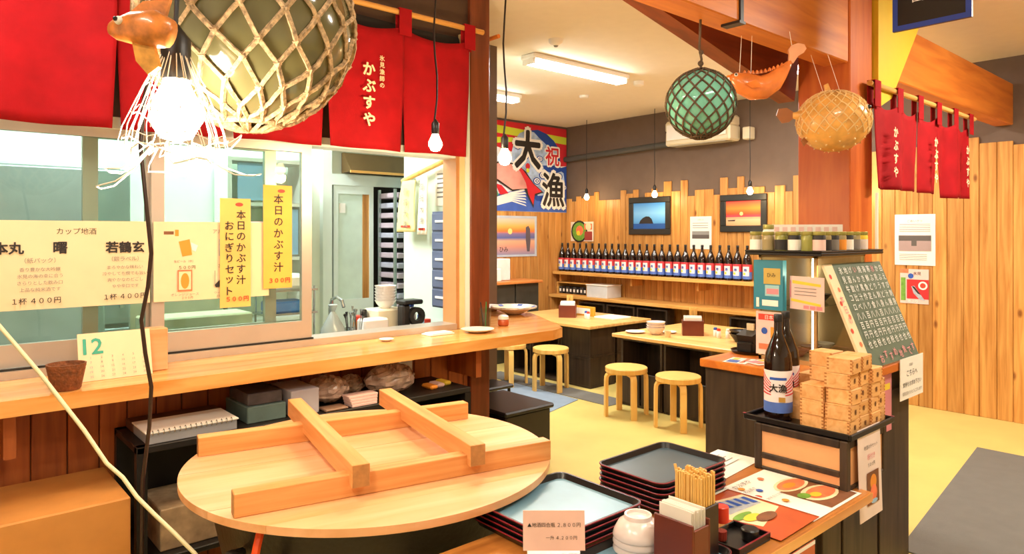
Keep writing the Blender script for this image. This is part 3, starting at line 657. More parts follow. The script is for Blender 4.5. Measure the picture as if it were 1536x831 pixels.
pot('condiment_jar', 'small glass jar with red lid next to the black grinder', (2.40, 3.84, ZK), [(.025, 0), (.027, .004), (.027, .07), (.022, .08)], GLSC, 'jar', ([(.027, .075), (.028, .077), (.028, .095), (.025, .098)], REDINK))
t = thing('sink_faucet', 'chrome sink faucet curving over the worktop', 'faucet')
MB().tube([(2.10, 4.20, ZK), (2.10, 4.20, 1.16), (2.10, 4.17, 1.22), (2.10, 4.10, 1.24), (2.10, 4.03, 1.22), (2.10, 4.01, 1.18)], .011, 8).build('spout', STEEL, t, True)
MB().lathe([(.03, 0), (.03, .02), (.015, .03)], 12, (2.10, 4.20, ZK)).build('base', STEEL, t, True); MB().box((2.06, 4.19, 1.02), (2.14, 4.21, 1.035)).build('lever', STEEL, t)
for j, (xx, yy) in enumerate(((2.14, 3.90), (2.10, 3.98), (2.17, 4.06), (2.43, 4.0), (2.30, 4.08), (2.24, 4.16), (2.38, 4.02))[:3]):
    pot('utensil_cup', ('steel utensil cup with spoon handles by the faucet', 'steel utensil cup packed with ladles behind the canister', 'steel utensil cup beside the plastic bag')[j], (xx, yy-.06*(j == 1), ZK), [(.028, 0), (.03, .003), (.032, .1), (.029, .1), (.026, .006), (.001, .006)], STEEL, 'cup')
    th = [o for o in COL.objects if o.name.startswith('utensil_cup')][-1]
    for q in range(4):
        a = q*1.6+j; MB().tube([(.008*math.cos(a), .008*math.sin(a), .008), (.03*math.cos(a), .03*math.sin(a), .16+.015*q), (.036*math.cos(a), .036*math.sin(a), .19+.015*q)], [.003, .003, .010], 6).build('utensil', (STEEL, BLACKP)[q == 1], th, True)
for j, (x_, y_, r_, h_, m_, c_, lb) in enumerate(((2.27, 4.14, .03, .16, mat('amber_oil', '#a8641e', .2), REDINK, 'amber oil bottle with red cap behind the canister'), (2.33, 4.17, .028, .19, mat('soy_dark', '#2a1510', .2), BLACKP, 'dark soy bottle behind the canister'), (2.70, 3.95, .026, .12, CER, REDINK, 'white spice tin with red top near the tissue roll'), (2.72, 4.06, .03, .14, LBLUE, BLUEINK, 'pale blue detergent bottle by the side wall'), (2.02, 4.10, .03, .10, mat('lime_tin', '#8aa04a', .4), YELINK, 'green tin with yellow top beside the faucet'), (2.63, 4.14, .035, .17, mat('kraft_tin', '#b98a5a', .5), WHITE, 'kraft tin with white lid by the rice bowls'))):
    pot('kitchen_tin', lb, (x_, y_, ZK), [(r_*.95, 0), (r_, .003), (r_, h_*.75), (r_*.8, h_*.8)], m_, 'tin', ([(r_*.82, h_*.79), (r_*.86, h_*.8), (r_*.86, h_), (r_*.7, h_*1.03)], c_))
for j, (x_, y_, r_, h_, m_, lb) in enumerate(((2.26, 3.80, .06, .05, STEEL, 'small steel mixing bowl behind the sill'), (2.08, 3.78, .05, .07, CER, 'white tub with rolled edge behind the sill'), (2.36, 3.76, .035, .09, LBLUE, 'pale blue beaker behind the sill'), (2.52, 3.76, .04, .06, BLACKP, 'black basin cup in front of the grinder'))):
    dish('kitchen_bowl', lb, (x_, y_, ZK), [(r_*.6, 0), (r_*.65, .003), (r_*.95, h_*.8), (r_, h_), (r_*.95, h_), (r_*.55, .008), (.001, .007)], m_, 'bowl', None, 18)
t = thing('plastic_bag', 'translucent grey plastic bag tied at the top on the worktop', 'bag', (1.98, 3.92, ZK))
MB().lathe([(.01, 0), (.07, .005), (.085, .06), (.07, .13), (.03, .2), (.012, .23), (.03, .27), (.02, .275)], 14).build('film', mat('grey_bag_film', '#aab6b4', .25, alpha=.8), t, True)
for j, (x0, x1, m_, lb) in enumerate(((1.66, 1.86, YELINK, 'flat yellow carton lying on the worktop behind the sill'), (1.68, 1.84, mat('green_carton', '#6f9a58'), 'slim green carton lying on top of the yellow one'))):
    tag(MB().bbox((x0, 3.76, ZK+.03*j), (x1, 3.86, ZK+.03*(j+1)-.0005), .003).build('carton', m_, None), lb, 'carton')
t = thing('dish_rack', 'steel dish rack with white tubs and a blue lid behind the sash', 'rack')
MB().box((1.60, 4.0, ZK), (1.92, 4.22, ZK+.015)).build('base', STEEL, t)
for xx in (1.61, 1.90):
    for yy in (4.01, 4.20): MB().cyl((xx, yy, ZK), (xx, yy, 1.33), .006, 6).build('upright', STEEL, t)
MB().box((1.60, 4.0, 1.16), (1.92, 4.22, 1.172)).build('tier', STEEL, t); MB().box((1.60, 4.0, 1.30), (1.92, 4.22, 1.312)).build('tier', STEEL, t)
tag(MB().bbox((1.64, 4.02, 1.1725), (1.86, 4.2, 1.24), .01).build('tub', mat('blue_tub', '#4f7fc0', .4), None), 'blue lidded tub on the lower tier of the dish rack', 'tub')
tag(MB().bbox((1.64, 4.03, 1.3125), (1.88, 4.2, 1.40), .02).build('folded_cloth', WHITE, None), 'folded white cloth on top of the dish rack', 'cloth')
tag(MB().bbox((1.64, 4.03, ZK+.0155), (1.86, 4.2, 1.08), .01).build('steel_box', STEEL, None), 'steel box on the bottom tier of the dish rack', 'box')
tag(MB().bbox((.95, 3.95, ZK), (1.5, 4.2, 1.20), .008).build('white_board_box', mat('ivory_case', '#e9ddba', .4), None), 'long ivory case on the worktop behind the left sash', 'case')
tag(MB().bbox((.30, 3.9, ZK), (.75, 4.2, 1.32), .01).build('water_boiler', mat('pale_blue_case', '#cfdcdc', .3), None), 'pale boxy water boiler behind the sake menu', 'boiler')
#@@NEXT
# ================================================================== HANGING ORNAMENTS on the beam
def net(mb, c, r, n, rows, rr, lat0=-1.25, lat1=1.25, knot=1.7, jit=0):
    c = Vector(c); rnd = random.Random(n)
    P = lambda i, j: c+Vector((math.cos(lat0+(lat1-lat0)*i/rows)*math.cos(2*PI*(j+.5*(i % 2))/n), math.cos(lat0+(lat1-lat0)*i/rows)*math.sin(2*PI*(j+.5*(i % 2))/n), math.sin(lat0+(lat1-lat0)*i/rows)))*r
    J = {}
    P0 = P
    def P(i, j):
        if (i, j) not in J: J[i, j] = c+((P0(i, j)-c).normalized()+Vector((rnd.uniform(-1, 1), rnd.uniform(-1, 1), rnd.uniform(-1, 1)))*jit*9).normalized()*r
        return J[i, j]
    def arc(p, q):
        pts = []
        for k in range(4):
            v = (p+(q-p)*k/3)-c; v = v.normalized()*(r+(rnd.uniform(-jit, jit) if k in (1, 2) else 0)); pts.append(c+v)
        return pts
    for i in range(rows):
        for j in range(n):
            a = P(i, j)
            if i % 2 == 0: ends = (P(i+1, j), P(i+1, (j-1) % n))
            else: ends = (P(i+1, j), P(i+1, (j+1) % n))
            for e in ends: mb.tube(arc(a, e), rr, 4)
            mb.octa(a, rr*knot)
    for i in ((0, rows) if lat0 < -1 else ()):
        pole = c+Vector((0, 0, (r+rr)*(1 if i else -1)))
        for j in range(n): mb.tube([P(i, j), c+((P(i, j)+pole)/2-c).normalized()*(r+rr), pole], rr, 4)
def glass_float(name, label, c, r, gm, n, rows, rr, rm, top, jit=0):
    t = thing(name, label, 'glass float', (c[0], c[1], c[2]-r)); o = Vector((0, 0, r))
    MB().ball(o, r, 36, 24).build('glass_ball', gm, t, 'all')
    mb = MB(); net(mb, o, r+rr*.6, n, rows, rr, jit=jit); mb.build('rope_net', rm, t)['kind'] = 'stuff'
    MB().tube([(.3*r*math.cos(a*PI/8), .3*r*math.sin(a*PI/8), r-math.sqrt(r*r-.09*r*r)-rr*.8) for a in range(16)], rr*1.3, 6, True).build('rope_ring', rm, t)
    H_ = top-c[2]+r
    MB().tube([(0, 0, 2*r), (.006, 0, 2*r+.05), (-.004, .004, 2*r+.1), (0, 0, H_)], rr*1.5, 6).build('hanging_rope', rm, t)
    MB().ball((0, 0, 2*r+.03), rr*3.2, 8, 6).ball((.004, 0, 2*r+.08), rr*2.6, 8, 6).build('knot', rm, t)
    return t
glass_float('glass_float', 'large olive glass fishing float in a thick tan rope net', at_d(374, 38, 1.7), .248, GLS_O, 17, 11, .0064, ROPE, 2.62, .004)
glass_float('glass_float', 'sea-green glass fishing float in a brown net under the beam', at_d(1051, 156, 3.08), .150, GLS_G, 15, 11, .0042, ROPE_D, 2.62)
# the bright bulb wrapped in a tangle of white string
pb = at_d(264, 172, 1.40)
t = pendant(pb, ZC, 'dazzling bulb in a tangle of white string beside the large float', 30, .052, None, 'string_lamp', BULBW, (1, .82, .58), .004)
rnd = random.Random(4); STR = mat('white_string', '#f4e8d8', .7, var=.03)
for k in range(26):
    a = 2*PI*k/26+rnd.uniform(-.15, .15); R = rnd.uniform(.075, .10)
    MB().tube([(.012*math.cos(a), .012*math.sin(a), .15), (.6*R*math.cos(a), .6*R*math.sin(a), .06), (R*math.cos(a+.1), R*math.sin(a+.1), -.03), (R*1.1*math.cos(a+.2), R*1.1*math.sin(a+.2), -.075)], .0011, 4).build('string', STR, t, True)
for z_, R in ((.06, .055), (.0, .08), (-.05, .098)): MB().tube([(R*math.cos(a*PI/8), R*math.sin(a*PI/8), z_+.008*math.sin(a*2.3)) for a in range(16)], .0011, 4, True).build('string_ring', STR, t)
for k in range(9):
    a = rnd.uniform(0, 6.3); L_ = rnd.uniform(.12, .2); d = rnd.uniform(-.01, .075)
    pts = []
    for q in range(9):
        f = q/8; pts.append(((.05+L_*math.sin(PI*f)*.6)*math.cos(a+(f-.5)*1.2), (.05+L_*math.sin(PI*f)*.6)*math.sin(a+(f-.5)*1.2), -.06-d*math.sin(PI*f)*1.4-.015*math.sin(f*9)))
    MB().tube(pts, .0014, 4).build('string_loop', STR, t, True)
def fish_body(mb, path, wids, hts, n=14, up=(0, 0, 1)):
    path = [Vector(p) for p in path]; rings = []; up = Vector(up)
    for i, p in enumerate(path):
        d = (path[min(i+1, len(path)-1)]-path[max(i-1, 0)]).normalized(); sd = d.cross(up).normalized(); uu = sd.cross(d).normalized()
        rings.append([p+sd*math.cos(2*PI*k/n)*wids[i]+uu*math.sin(2*PI*k/n)*hts[i] for k in range(n)])
    mb.loft(rings); return mb
def fin(mb, pts, t=.004, nrm=(0, 1, 0)):
    nrm = Vector(nrm)*t; n = len(pts); V = [Vector(p)+nrm for p in pts]+[Vector(p)-nrm for p in pts]
    mb.add(V, [tuple(range(n)), tuple(reversed(range(n, 2*n)))]+[(i, n+i, n+(i+1) % n, (i+1) % n) for i in range(n)]); return mb
# orange dried fish: head low, belly sagging, tail raised; built in its own frame (x = towards the tail)
pf = at_d(1145, 125, 3.33)
t = thing('hanging_fish', 'glossy orange fish ornament with its tail raised, hung on threads', 'fish ornament', tuple(pf), -YAW)
P_ = [(-.160, 0, .035), (-.145, 0, .028), (-.10, 0, .0), (-.05, 0, -.02), (.0, 0, -.02), (.05, 0, .01), (.085, 0, .05), (.115, 0, .085), (.13, 0, .105)]
fish_body(MB(), P_, [.008, .022, .04, .045, .042, .034, .024, .014, .008], [.01, .028, .055, .062, .058, .048, .034, .02, .012]).build('body', FISHO, t, 'all')
fin(MB(), [(.118, 0, .10), (.122, 0, .135), (.118, 0, .160), (.135, 0, .182), (.165, 0, .192), (.195, 0, .186), (.205, 0, .166), (.192, 0, .146), (.165, 0, .13), (.142, 0, .095)], .007).build('tail_fin', mat('pale_orange_fin', '#f0a673', .3, var=.1), t)
mb = MB()
for k in range(10): mb.lathe([(.010, 0), (.008, .010), (.002, .018)], 6, (-.09+.02*k, 0, .045-.012*math.sin(k/9*PI)+.004*k))
mb.build('dorsal_fin', FISHO, t)['kind'] = 'stuff'
fin(MB(), [(-.10, .045, -.01), (-.06, .075, .0), (-.03, .07, -.03), (-.07, .046, -.03)], .002, (0, .3, 1)).build('side_fin', FISHO, t); fin(MB(), [(-.10, -.045, -.01), (-.06, -.075, .0), (-.03, -.07, -.03), (-.07, -.046, -.03)], .002, (0, .3, 1)).build('side_fin', FISHO, t)
for s_ in (-1, 1): e = MB().ball((-.138, s_*.022, .036), .009, 10, 8).build('eye', WHITE, t, True); MB().ball((-.140, s_*.029, .037), .005, 8, 6).build('pupil', BLACKP, e, True)
MB().lathe([(.012, 0), (.016, .004), (.012, .008)], 10, (-.162, 0, .03)).build('mouth', FISHO, t, True)
for xx, zz in ((-.115, .04), (-.06, .04), (.14, .16)): MB().cyl((xx, 0, zz), (xx*.9, 0, 2.62-pf.z), .0014, 4).build('thread', STR, t)
# spiny puffer
pp = at_d(1250, 182, 3.64)
t = thing('puffer_fish', 'round amber puffer fish ornament covered in short spines', 'fish ornament', tuple(pp), -YAW)
MB().ball((0, 0, 0), .178, 32, 20, (1.03, .95, .90)).build('body', PUFF, t, 'all')
mb = MB(); n_ = 120
for k in range(n_):
    z = 1-2*(k+.5)/n_; ph = k*2.39996; rr = math.sqrt(1-z*z); d = Vector((rr*math.cos(ph), rr*math.sin(ph), z)); p = Vector((d.x*.1833, d.y*.169, d.z*.160))
    a = d.cross(Vector((.3, .2, .9))).normalized(); b = a.cross(d)
    mb.add([p+a*.009-d*.004, p-a*.005+b*.008-d*.004, p-a*.005-b*.008-d*.004, p+d*.009], [(0, 1, 3), (1, 2, 3), (2, 0, 3), (2, 1, 0)])
q_ = MB(); net(q_, (0, 0, 0), .1795, 20, 9, .0034, -.45, 1.3, 1.3, .002); q_.v = [(x*1.03, y*.95, z*.90) for x, y, z in q_.v]; q_.build('skin_ridges', mat('pale_spine', '#ecc78a', .35), t)['kind'] = 'stuff'
mb.build('spines', mat('pale_spine', '#ecc78a', .35), t)['kind'] = 'stuff'
fish_body(MB(), [(-.15, 0, .03), (-.19, 0, .03), (-.215, 0, .03)], [.03, .018, .012], [.035, .022, .016], 10).build('tail_stem', PUFF, t, 'all')
fin(MB(), [(-.21, 0, .015), (-.21, 0, .048), (-.245, 0, .07), (-.29, 0, .065), (-.30, 0, .03), (-.27, 0, -.01), (-.235, 0, -.005)], .004).build('tail_fin', mat('brown_fin', '#a0602c', .4), t)
fin(MB(), [(-.04, 0, .13), (-.05, 0, .19), (-.03, 0, .20), (-.005, 0, .14)], .005).build('dorsal_fin', PUFF, t); fin(MB(), [(-.14, 0, -.07), (-.17, 0, -.10), (-.155, 0, -.13), (-.12, 0, -.09)], .005).build('anal_fin', mat('brown_fin', ''), t)
for s_ in (-1, 1): e = MB().ball((.125, s_*.09, .055), .02, 12, 8).build('eye', WHITE, t, True); MB().ball((.135, s_*.104, .058), .011, 8, 6).build('pupil', BLACKP, e, True)
MB().lathe([(.018, 0), (.024, .01), (.014, .02)], 12, (.168, 0, -.01)).build('mouth', PUFF, t, True)
for xx in (-.05, .04): MB().cyl((xx, 0, .14), (xx-.046, .053, 2.605-pp.z), .0014, 4).build('thread', STR, t)
# orange shell-like fish head hung beside the large float
po = at_d(216, 52, 1.28)
t = thing('hanging_fish', 'mottled orange fish head ornament dangling beside the large olive float', 'fish ornament', tuple(po), -YAW)
fish_body(MB(), [(-.062, 0, .012), (-.05, 0, .01), (-.02, 0, .012), (.02, 0, .01), (.05, 0, .0)], [.010, .016, .026, .03, .02], [.012, .02, .03, .036, .026], 12).build('body', mat('mottled_orange_skin', '#cf7c38', .3, var=.45, vs=40, coat=.4), t, 'all')
fin(MB(), [(-.02, 0, -.01), (.02, 0, -.02), (.03, 0, -.06), (.01, 0, -.075), (-.012, 0, -.05)], .006).build('lower_fin', mat('yellow_fin', '#e0a040', .35, var=.3, vs=40), t)
fin(MB(), [(-.03, 0, .035), (.0, 0, .06), (.05, 0, .065), (.04, 0, .03)], .005).build('dorsal_fin', mat('mottled_orange_skin', ''), t)
for s_ in (-1, 1): e = MB().ball((-.035, s_*.021, .02), .008, 10, 8).build('eye', WHITE, t, True); MB().ball((-.037, s_*.028, .021), .0045, 8, 6).build('pupil', BLACKP, e, True)
MB().cyl((.01, 0, .06), (.01, 0, ZC-po.z), .0014, 4).build('thread', STR, t); MB().cyl((.012, 0, -.07), (.012, 0, -.17), .001, 4).build('thread', STR, t)
# cords in front of the counter
tag(MB().tube([at_d(u, v, D) for u, v, D in ((252, -160, 1.95), (246, 30, 1.97), (216, 150, 2.0), (211, 220, 2.02), (218, 290, 2.05), (227, 380, 2.08), (222, 430, 2.1), (212, 480, 2.12), (218, 530, 2.14), (227, 580, 2.16), (224, 640, 2.18), (214, 720, 2.2), (212, 900, 2.2), (212, 1130, 2.2))], .0062, 8).build('power_cord', mat('dark_brown_cord', '#2a1512', .4), None, 'all'), 'dark power cord hanging from the beam down past the counter edge', 'cord')
tag(MB().tube([at_d(u, v, D) for u, v, D in ((-420, 150, 2.0), (-260, 260, 2.0), (-60, 420, 2.0), (60, 560, 2.0), (126, 645, 2.0), (160, 695, 2.0), (184, 716, 2.0), (205, 745, 2.0), (232, 772, 2.0), (262, 800, 2.0), (292, 830, 2.0), (330, 880, 2.0), (400, 1000, 1.9))], .0058, 8).build('power_cord', mat('cream_cord', '#d9cfa6', .5), None, 'all'), 'cream power cord slanting down towards the big pot', 'cord')
#@@NEXT
# ================================================================== BOTTLE WALL and hall fixtures
t = thing('bottle_shelf', 'long pine wall shelf carrying the row of bottles', 'shelf')
MB().bbox((6.97, 3.75, 1.07), (WX-.026, 7.06, 1.11), .004).build('board', PINE_Y, t)
for yy in (6.98, 5.7, 4.7, 3.95): MB().box((7.05, yy-.015, .97), (WX-.026, yy+.015, 1.07)).build('bracket', PINE_Z, t)
t = thing('wall_bench_shelf', 'long low pine ledge running below the bottle shelf', 'shelf')
MB().bbox((6.90, 3.6, .75), (WX-.026, 7.06, .79), .004).build('board', PINE_Y, t)
MB().box((6.92, 7.03, 0), (WX-.026, 7.06, .75)).build('end_panel', PINE_Z, t)
for yy in (5.9, 4.8, 3.7): MB().box((7.1, yy-.02, 0), (WX-.026, yy+.02, .75)).build('leg', PINE_Z, t)
def isshobin(label, loc, group=None, big=False):
    t = thing('sake_bottle', label, 'bottle', loc, 0, group); n = 20 if big else 14
    MB().lathe([(.046, 0), (.051, .004), (.0515, .215), (.047, .25), (.030, .295), (.0165, .33), (.0145, .385)], n).build('glass', BOTTLE, t, True)
    MB().lathe([(.0155, .372), (.0165, .375), (.0165, .398), (.014, .402)], n).build('cap', BLACKP, t, True)
    return t
LAB = .0522
def label_part(t, z0, z1, m, n=20, a0=0, a1=2*PI, name='label', r=LAB):
    k = 16; rings = []
    mb = MB(); mb.grid(lambda a, b: (r*math.cos(a0+(a1-a0)*a), r*math.sin(a0+(a1-a0)*a), z0+(z1-z0)*b), k, 1); return mb.build(name, m, t, True)
b0 = isshobin('brown sake bottle with red, white and blue label, first from the banner wall', (7.13, 7.02, 1.1105), 'sake bottles on the wall shelf')
label_part(b0, .105, .19, REDLAB, name='label_top'); label_part(b0, .025, .105, BLUEBOT, name='label_base'); label_part(b0, .06, .165, WHTLAB, a0=PI-.75, a1=PI+.75, name='label_panel', r=LAB+.0006)
mb = MB(); put_text(mb, '寿', Vector((-LAB-.0014, 0, .125)), Vector(RY), Vector(UZ), .035, bold=.02); mb.build('lettering', BLUEINK, b0)
MB().obox((-LAB-.001, .012, .085), (.0004, 0, 0), (0, .012, 0), (0, 0, .012)).build('gold_mark', YELINK, b0)
yy = 7.02
for k in range(1, 26):
    yy -= .1165; dup(b0, (7.13+random.uniform(-.004, .004), yy, 1.1105), random.uniform(-.12, .12), f'brown sake bottle with red, white and blue label, {ORD[k]} from the banner wall')
t = thing('dark_bottle', 'slim black bottle with pale neck tag at the end of the bottle row', 'bottle', (7.12, 3.86, 1.1105))
MB().lathe([(.034, 0), (.037, .004), (.037, .30), (.034, .31), (.030, .315), (.030, .40), (.027, .405)], 16).build('glass', BLACKP, t, True); MB().lathe([(.0378, .20), (.0378, .25)], 16, cap=False).build('neck_tag', mat('silver_tag', '#b9b4a4', .3, .6), t, True)
# under the shelf: cassette rack, white box
t = thing('tape_rack', 'shallow rack holding a row of small dark boxes under the bottle shelf', 'rack')
c, w_, h_ = on_x(816, 415, 862, 440, 7.1)
MB().box((7.0, 6.42, .7905), (7.25, 7.0, .80)).box((7.0, 6.42, .95), (7.25, 7.0, .962)).box((7.0, 6.988, .80), (7.25, 7.0, .95)).box((7.0, 6.42, .80), (7.25, 6.432, .95)).box((7.24, 6.432, .80), (7.25, 6.988, .95)).build('case', PINE_Y, t)
for k in range(8): b = MB().bbox((7.02, 6.45+.067*k, .802), (7.15, 6.505+.067*k, .90), .004).build('small_box', (BLACKP, mat('dark_grey_box', '#3a3530'))[k % 2], t); MB().box((7.018, 6.462+.067*k, .83), (7.02, 6.493+.067*k, .87)).build('box_label', PAPER, b)
t = thing('white_carton', 'white cardboard carton with folded lid on the low ledge', 'carton')
MB().bbox((6.95, 6.02, .7905), (7.24, 6.38, .95), .003).build('body', mat('pale_grey_carton', '#d6d8d8', .5), t); MB().bbox((6.94, 6.01, .95), (7.25, 6.39, .962), .002).build('lid', PAPER, t)
# framed pictures and posters
def framed(name, label, u0, v0, u1, v1, sky, draw):
    c, w_, h_ = on_x(u0, v0, u1, v1, WX-.03); c.x = WX-.034; t = thing(name, label, 'picture')
    fw = .075; FR = mat('dark_picture_frame', '#2b2a26', .35)
    lo_y, hi_y, lo_z, hi_z = c.y-w_/2, c.y+w_/2, c.z-h_/2, c.z+h_/2; x0, x1 = WX-.05, WX-.0255
    MB().bbox((x0, lo_y, hi_z-fw), (x1, hi_y, hi_z), .006).build('frame_rail', FR, t); MB().bbox((x0, lo_y, lo_z), (x1, hi_y, lo_z+fw), .006).build('frame_rail', FR, t)
    MB().bbox((x0, lo_y, lo_z+fw), (x1, lo_y+fw, hi_z-fw), .006).build('frame_stile', FR, t); MB().bbox((x0, hi_y-fw, lo_z+fw), (x1, hi_y, hi_z-fw), .006).build('frame_stile', FR, t)
    s = Sheet('x', '', '', Vector((WX-.036, c.y, c.z)), RY, UZ, w_-2*fw, h_-2*fw, .004, ramp(name+'_print', sky, 2, c.z-h_/2+fw, c.z+h_/2-fw), None, 'print', t); draw(s); s.done(); return t
def isl(s):
    s.poly('island', INK, [(.18, .80), (.22, .68), (.30, .58), (.40, .52), (.50, .53), (.58, .62), (.63, .80)]).rect('sea', mat('deep_sea_ink', '#1d4f95'), 0, .80, 1, 1)
framed('framed_picture', 'dark framed picture of a black islet in blue sea and sky', 944, 297, 1006, 352, [(0, '#2a66ac'), (.3, '#5aa0dc'), (.6, '#7dbcee'), (1, '#3f86d0')], isl)
def sset(s):
    s.disc('sun', mat('sun_ink', '#ffe08a'), .45, .52, .05).poly('boat', INK, [(.04, .78), (.28, .76), (.26, .82), (.07, .82)]).rect('sea', mat('peach_sea_ink', '#e8a878'), 0, .66, 1, .70)
framed('framed_picture', 'dark framed picture of a red sunset over the sea', 1081, 293, 1151, 348, [(0, '#e2a070'), (.25, '#e8b890'), (.36, '#b8405a'), (.48, '#e8502c'), (.7, '#f08a34'), (1, '#d83a3a')], sset)
def wposter(u0, v0, u1, v1, **k):
    c, w_, h_ = on_x(u0, v0, u1, v1, WX-.03); c.x = WX-.0275; return Sheet(k['name'], k['label'], k['cat'], c, RY, UZ, w_, h_, .002, k.get('m', PAPER))
s = wposter(856, 333, 890, 362, name='food_poster', label='small food poster with a round salad bowl beside the bottle row', cat='poster', m=mat('pale_poster', '#ecdcc8', .5))
s.disc('picture', INK, .38, .5, .36).disc('picture', LEAFINK, .38, .5, .30).disc('picture', SALMON, .4, .45, .16).disc('picture', YELINK, .34, .58, .08).rect('picture', SALMON, .6, .1, .95, .4).rect('picture', mat('wine_ink', '#9b3b34'), .62, .5, .95, .95).disc('picture', CREAM, .78, .25, .12).done()
s = wposter(1035, 325, 1067, 374, name='photo_notice', label='white notice with a grey landscape photo above the bottles', cat='notice')
s.text(GREYINK, 'お知らせ', .5, .1, .05); s.rect('picture', GREY, .1, .45, .9, .68).rect('picture', mat('dark_land_ink', '#5b5450'), .1, .56, .9, .68)
for k in range(3): s.rect('fine_print', GREYINK, .12, .2+.07*k, .85, .215+.07*k)
s.done()
s = wposter(1342, 322, 1403, 399, name='photo_notice', label='large white notice with a seaside photo on the bare planked wall', cat='notice')
s.text(GREYINK, 'ごあいさつ', .5, .13, .05)
for k in range(5): s.rect('fine_print', GREYINK, .12, .19+.035*k, .88, .198+.035*k)
s.rect('picture', mat('lilac_ground_ink', '#a8908c'), .1, .41, .9, .72).rect('picture', mat('dark_land_ink', ''), .1, .42, .9, .52).rect('picture', mat('dark_land_ink', ''), .42, .5, .55, .62)
for k in range(4): s.rect('fine_print', GREYINK, .12, .78+.035*k, .8, .787+.035*k)
s.done()
s = wposter(1350, 403, 1393, 457, name='fish_poster', label='red fish poster below the large white notice', cat='poster', m=LPINK)
s.rect('picture', SALMON, .0, .0, .3, .12).rect('picture', LEAFINK, .03, .25, .2, .92).rect('picture', mat('poster_red', '#cf2a2c', .5), .24, .3, 1, .86).disc('picture', BLUEINK, .38, .2, .1).disc('picture', PAPER, .8, .47, .16).disc('picture', REDINK, .8, .47, .1)
s.poly('picture', SILVINK, [(.4, .5), (.5, .48), (.68, .68), (.88, .9), (.7, .88), (.48, .7)]).poly('picture', INK, [(.42, .5), (.5, .5), (.74, .74), (.62, .7)]).text(INK, '氷見', .6, .12, .1).text(PAPER, '寒ぶり', .45, .93, .09).done()
# banner
bx0, bx1, bz0, bz1 = 5.62, 7.27, 1.95, 3.165
t = Sheet('fishing_banner', 'big-catch fishing banner with brush characters, sea bream and waves', 'banner', ((bx0+bx1)/2, FY-.027, (bz0+bz1)/2), RX, UZ, bx1-bx0, bz1-bz0, .003, mat('banner_white', '#e8e8ec', .8, var=.03), None, 'cloth')
Z = lambda pts: [(.12+(x-70)/595*.88, (y-70)/700) for x, y in pts]
NAVY = mat('banner_blue', '#1d449c', .8, var=.08); BRED = mat('banner_red', '#c8202c', .8, var=.05); BPINK = mat('banner_pink', '#e29a8e', .8, var=.25, vs=4); BGRN = mat('banner_green', '#4f9a6a', .8); SKYB = mat('banner_pale_blue', '#a9bfdf', .8, var=.3, vs=12)
t.poly('stripe', BRED, Z([(-11, 70), (665, 70), (665, 140), (-11, 100)])).poly('stripe', LIMEINK, Z([(-11, 100), (665, 140), (665, 200), (-11, 160)])).poly('stripe', BRED, Z([(-11, 160), (665, 200), (665, 380), (560, 390), (-11, 240)])).poly('stripe', LIMEINK, Z([(-11, 215), (240, 190), (240, 225), (-11, 270)]))
t.poly('wave', NAVY, Z([(360, 120), (430, 105), (500, 130), (560, 180), (600, 240), (612, 330), (612, 400), (665, 380), (665, 760), (420, 760), (380, 500)])).poly('wave_foam', SKYB, Z([(350, 118), (290, 150), (250, 210), (230, 300), (240, 420), (330, 480), (380, 560), (430, 640), (560, 620), (650, 520), (640, 440), (560, 380), (600, 300), (560, 240), (500, 220), (440, 170), (400, 130)]))
t.poly('wave', NAVY, Z([(470, 390), (600, 380), (640, 420), (560, 450), (480, 430)])).poly('wave', NAVY, Z([(400, 640), (460, 640), (460, 740), (400, 740)]))
t.poly('sea', mat('banner_mid_blue', '#3f62bd', .8, var=.1), Z([(-11, 690), (120, 640), (280, 600), (340, 600), (420, 680), (665, 700), (665, 768), (-11, 768)]))
for k in range(6): t.poly('wave_crest', WHITE, Z([(-11, 690+14*k), (100, 670+10*k), (220, 620+12*k), (330, 590+25*k), (340, 602+25*k), (230, 634+12*k), (110, 682+10*k), (-11, 700+14*k)]))
for (zx, zy, zr) in ((470, 470, 34), (420, 520, 30), (600, 470, 30), (640, 560, 26), (500, 680, 30), (330, 330, 26), (610, 660, 28), (270, 260, 24), (440, 340, 26)):
    for q_, m_ in ((1., NAVY), (.74, WHITE), (.46, NAVY), (.24, WHITE)): t.disc('foam_swirl', m_, .12+(zx-70)/595*.88+.004*(1-q_), (zy-70)/700, zr*q_/595*.88, zr*q_/700, 14)
t.poly('fish_outline', INK, Z([(-11, 470), (60, 410), (150, 385), (260, 395), (330, 450), (390, 540), (470, 610), (400, 640), (390, 740), (340, 640), (320, 590), (230, 612), (120, 540), (60, 510)]))
t.poly('fish', BPINK, Z([(-11, 480), (60, 422), (150, 397), (255, 405), (320, 458), (375, 545), (340, 585), (230, 600), (130, 530), (60, 498)])).poly('fish_back', BRED, Z([(255, 405), (300, 430), (345, 490), (390, 548), (455, 605), (400, 625), (388, 715), (350, 630), (330, 540), (290, 460)]))
t.poly('fish_belly', BGRN, Z([(-11, 520), (60, 540), (110, 590), (130, 650), (-11, 690)])).poly('fish_fin', BRED, Z([(105, 560), (150, 570), (200, 630), (140, 645)])).disc('bubble', BRED, .12+(345-70)/595*.88, (408-70)/700, .026).disc('bubble', LIMEINK, .12+(345-70)/595*.88, (442-70)/700, .018)
def bchar(ch, zx, zy, wz, hz, m, bold):
    x_ = .12+(zx-70)/595*.88; y_ = (zy-70)/700; t.text(WHITE, ch, x_, y_, hz/700*1.08, wz/595*.88*1.08, bold+.05, 'character_outline'); t.text(m, ch, x_, y_, hz/700, wz/595*.88, bold, 'character')
bchar('大', 345, 275, 190, 290, INK, .035); bchar('祝', 540, 310, 110, 150, BRED, .02); bchar('漁', 545, 585, 175, 270, INK, .022)
t.done()
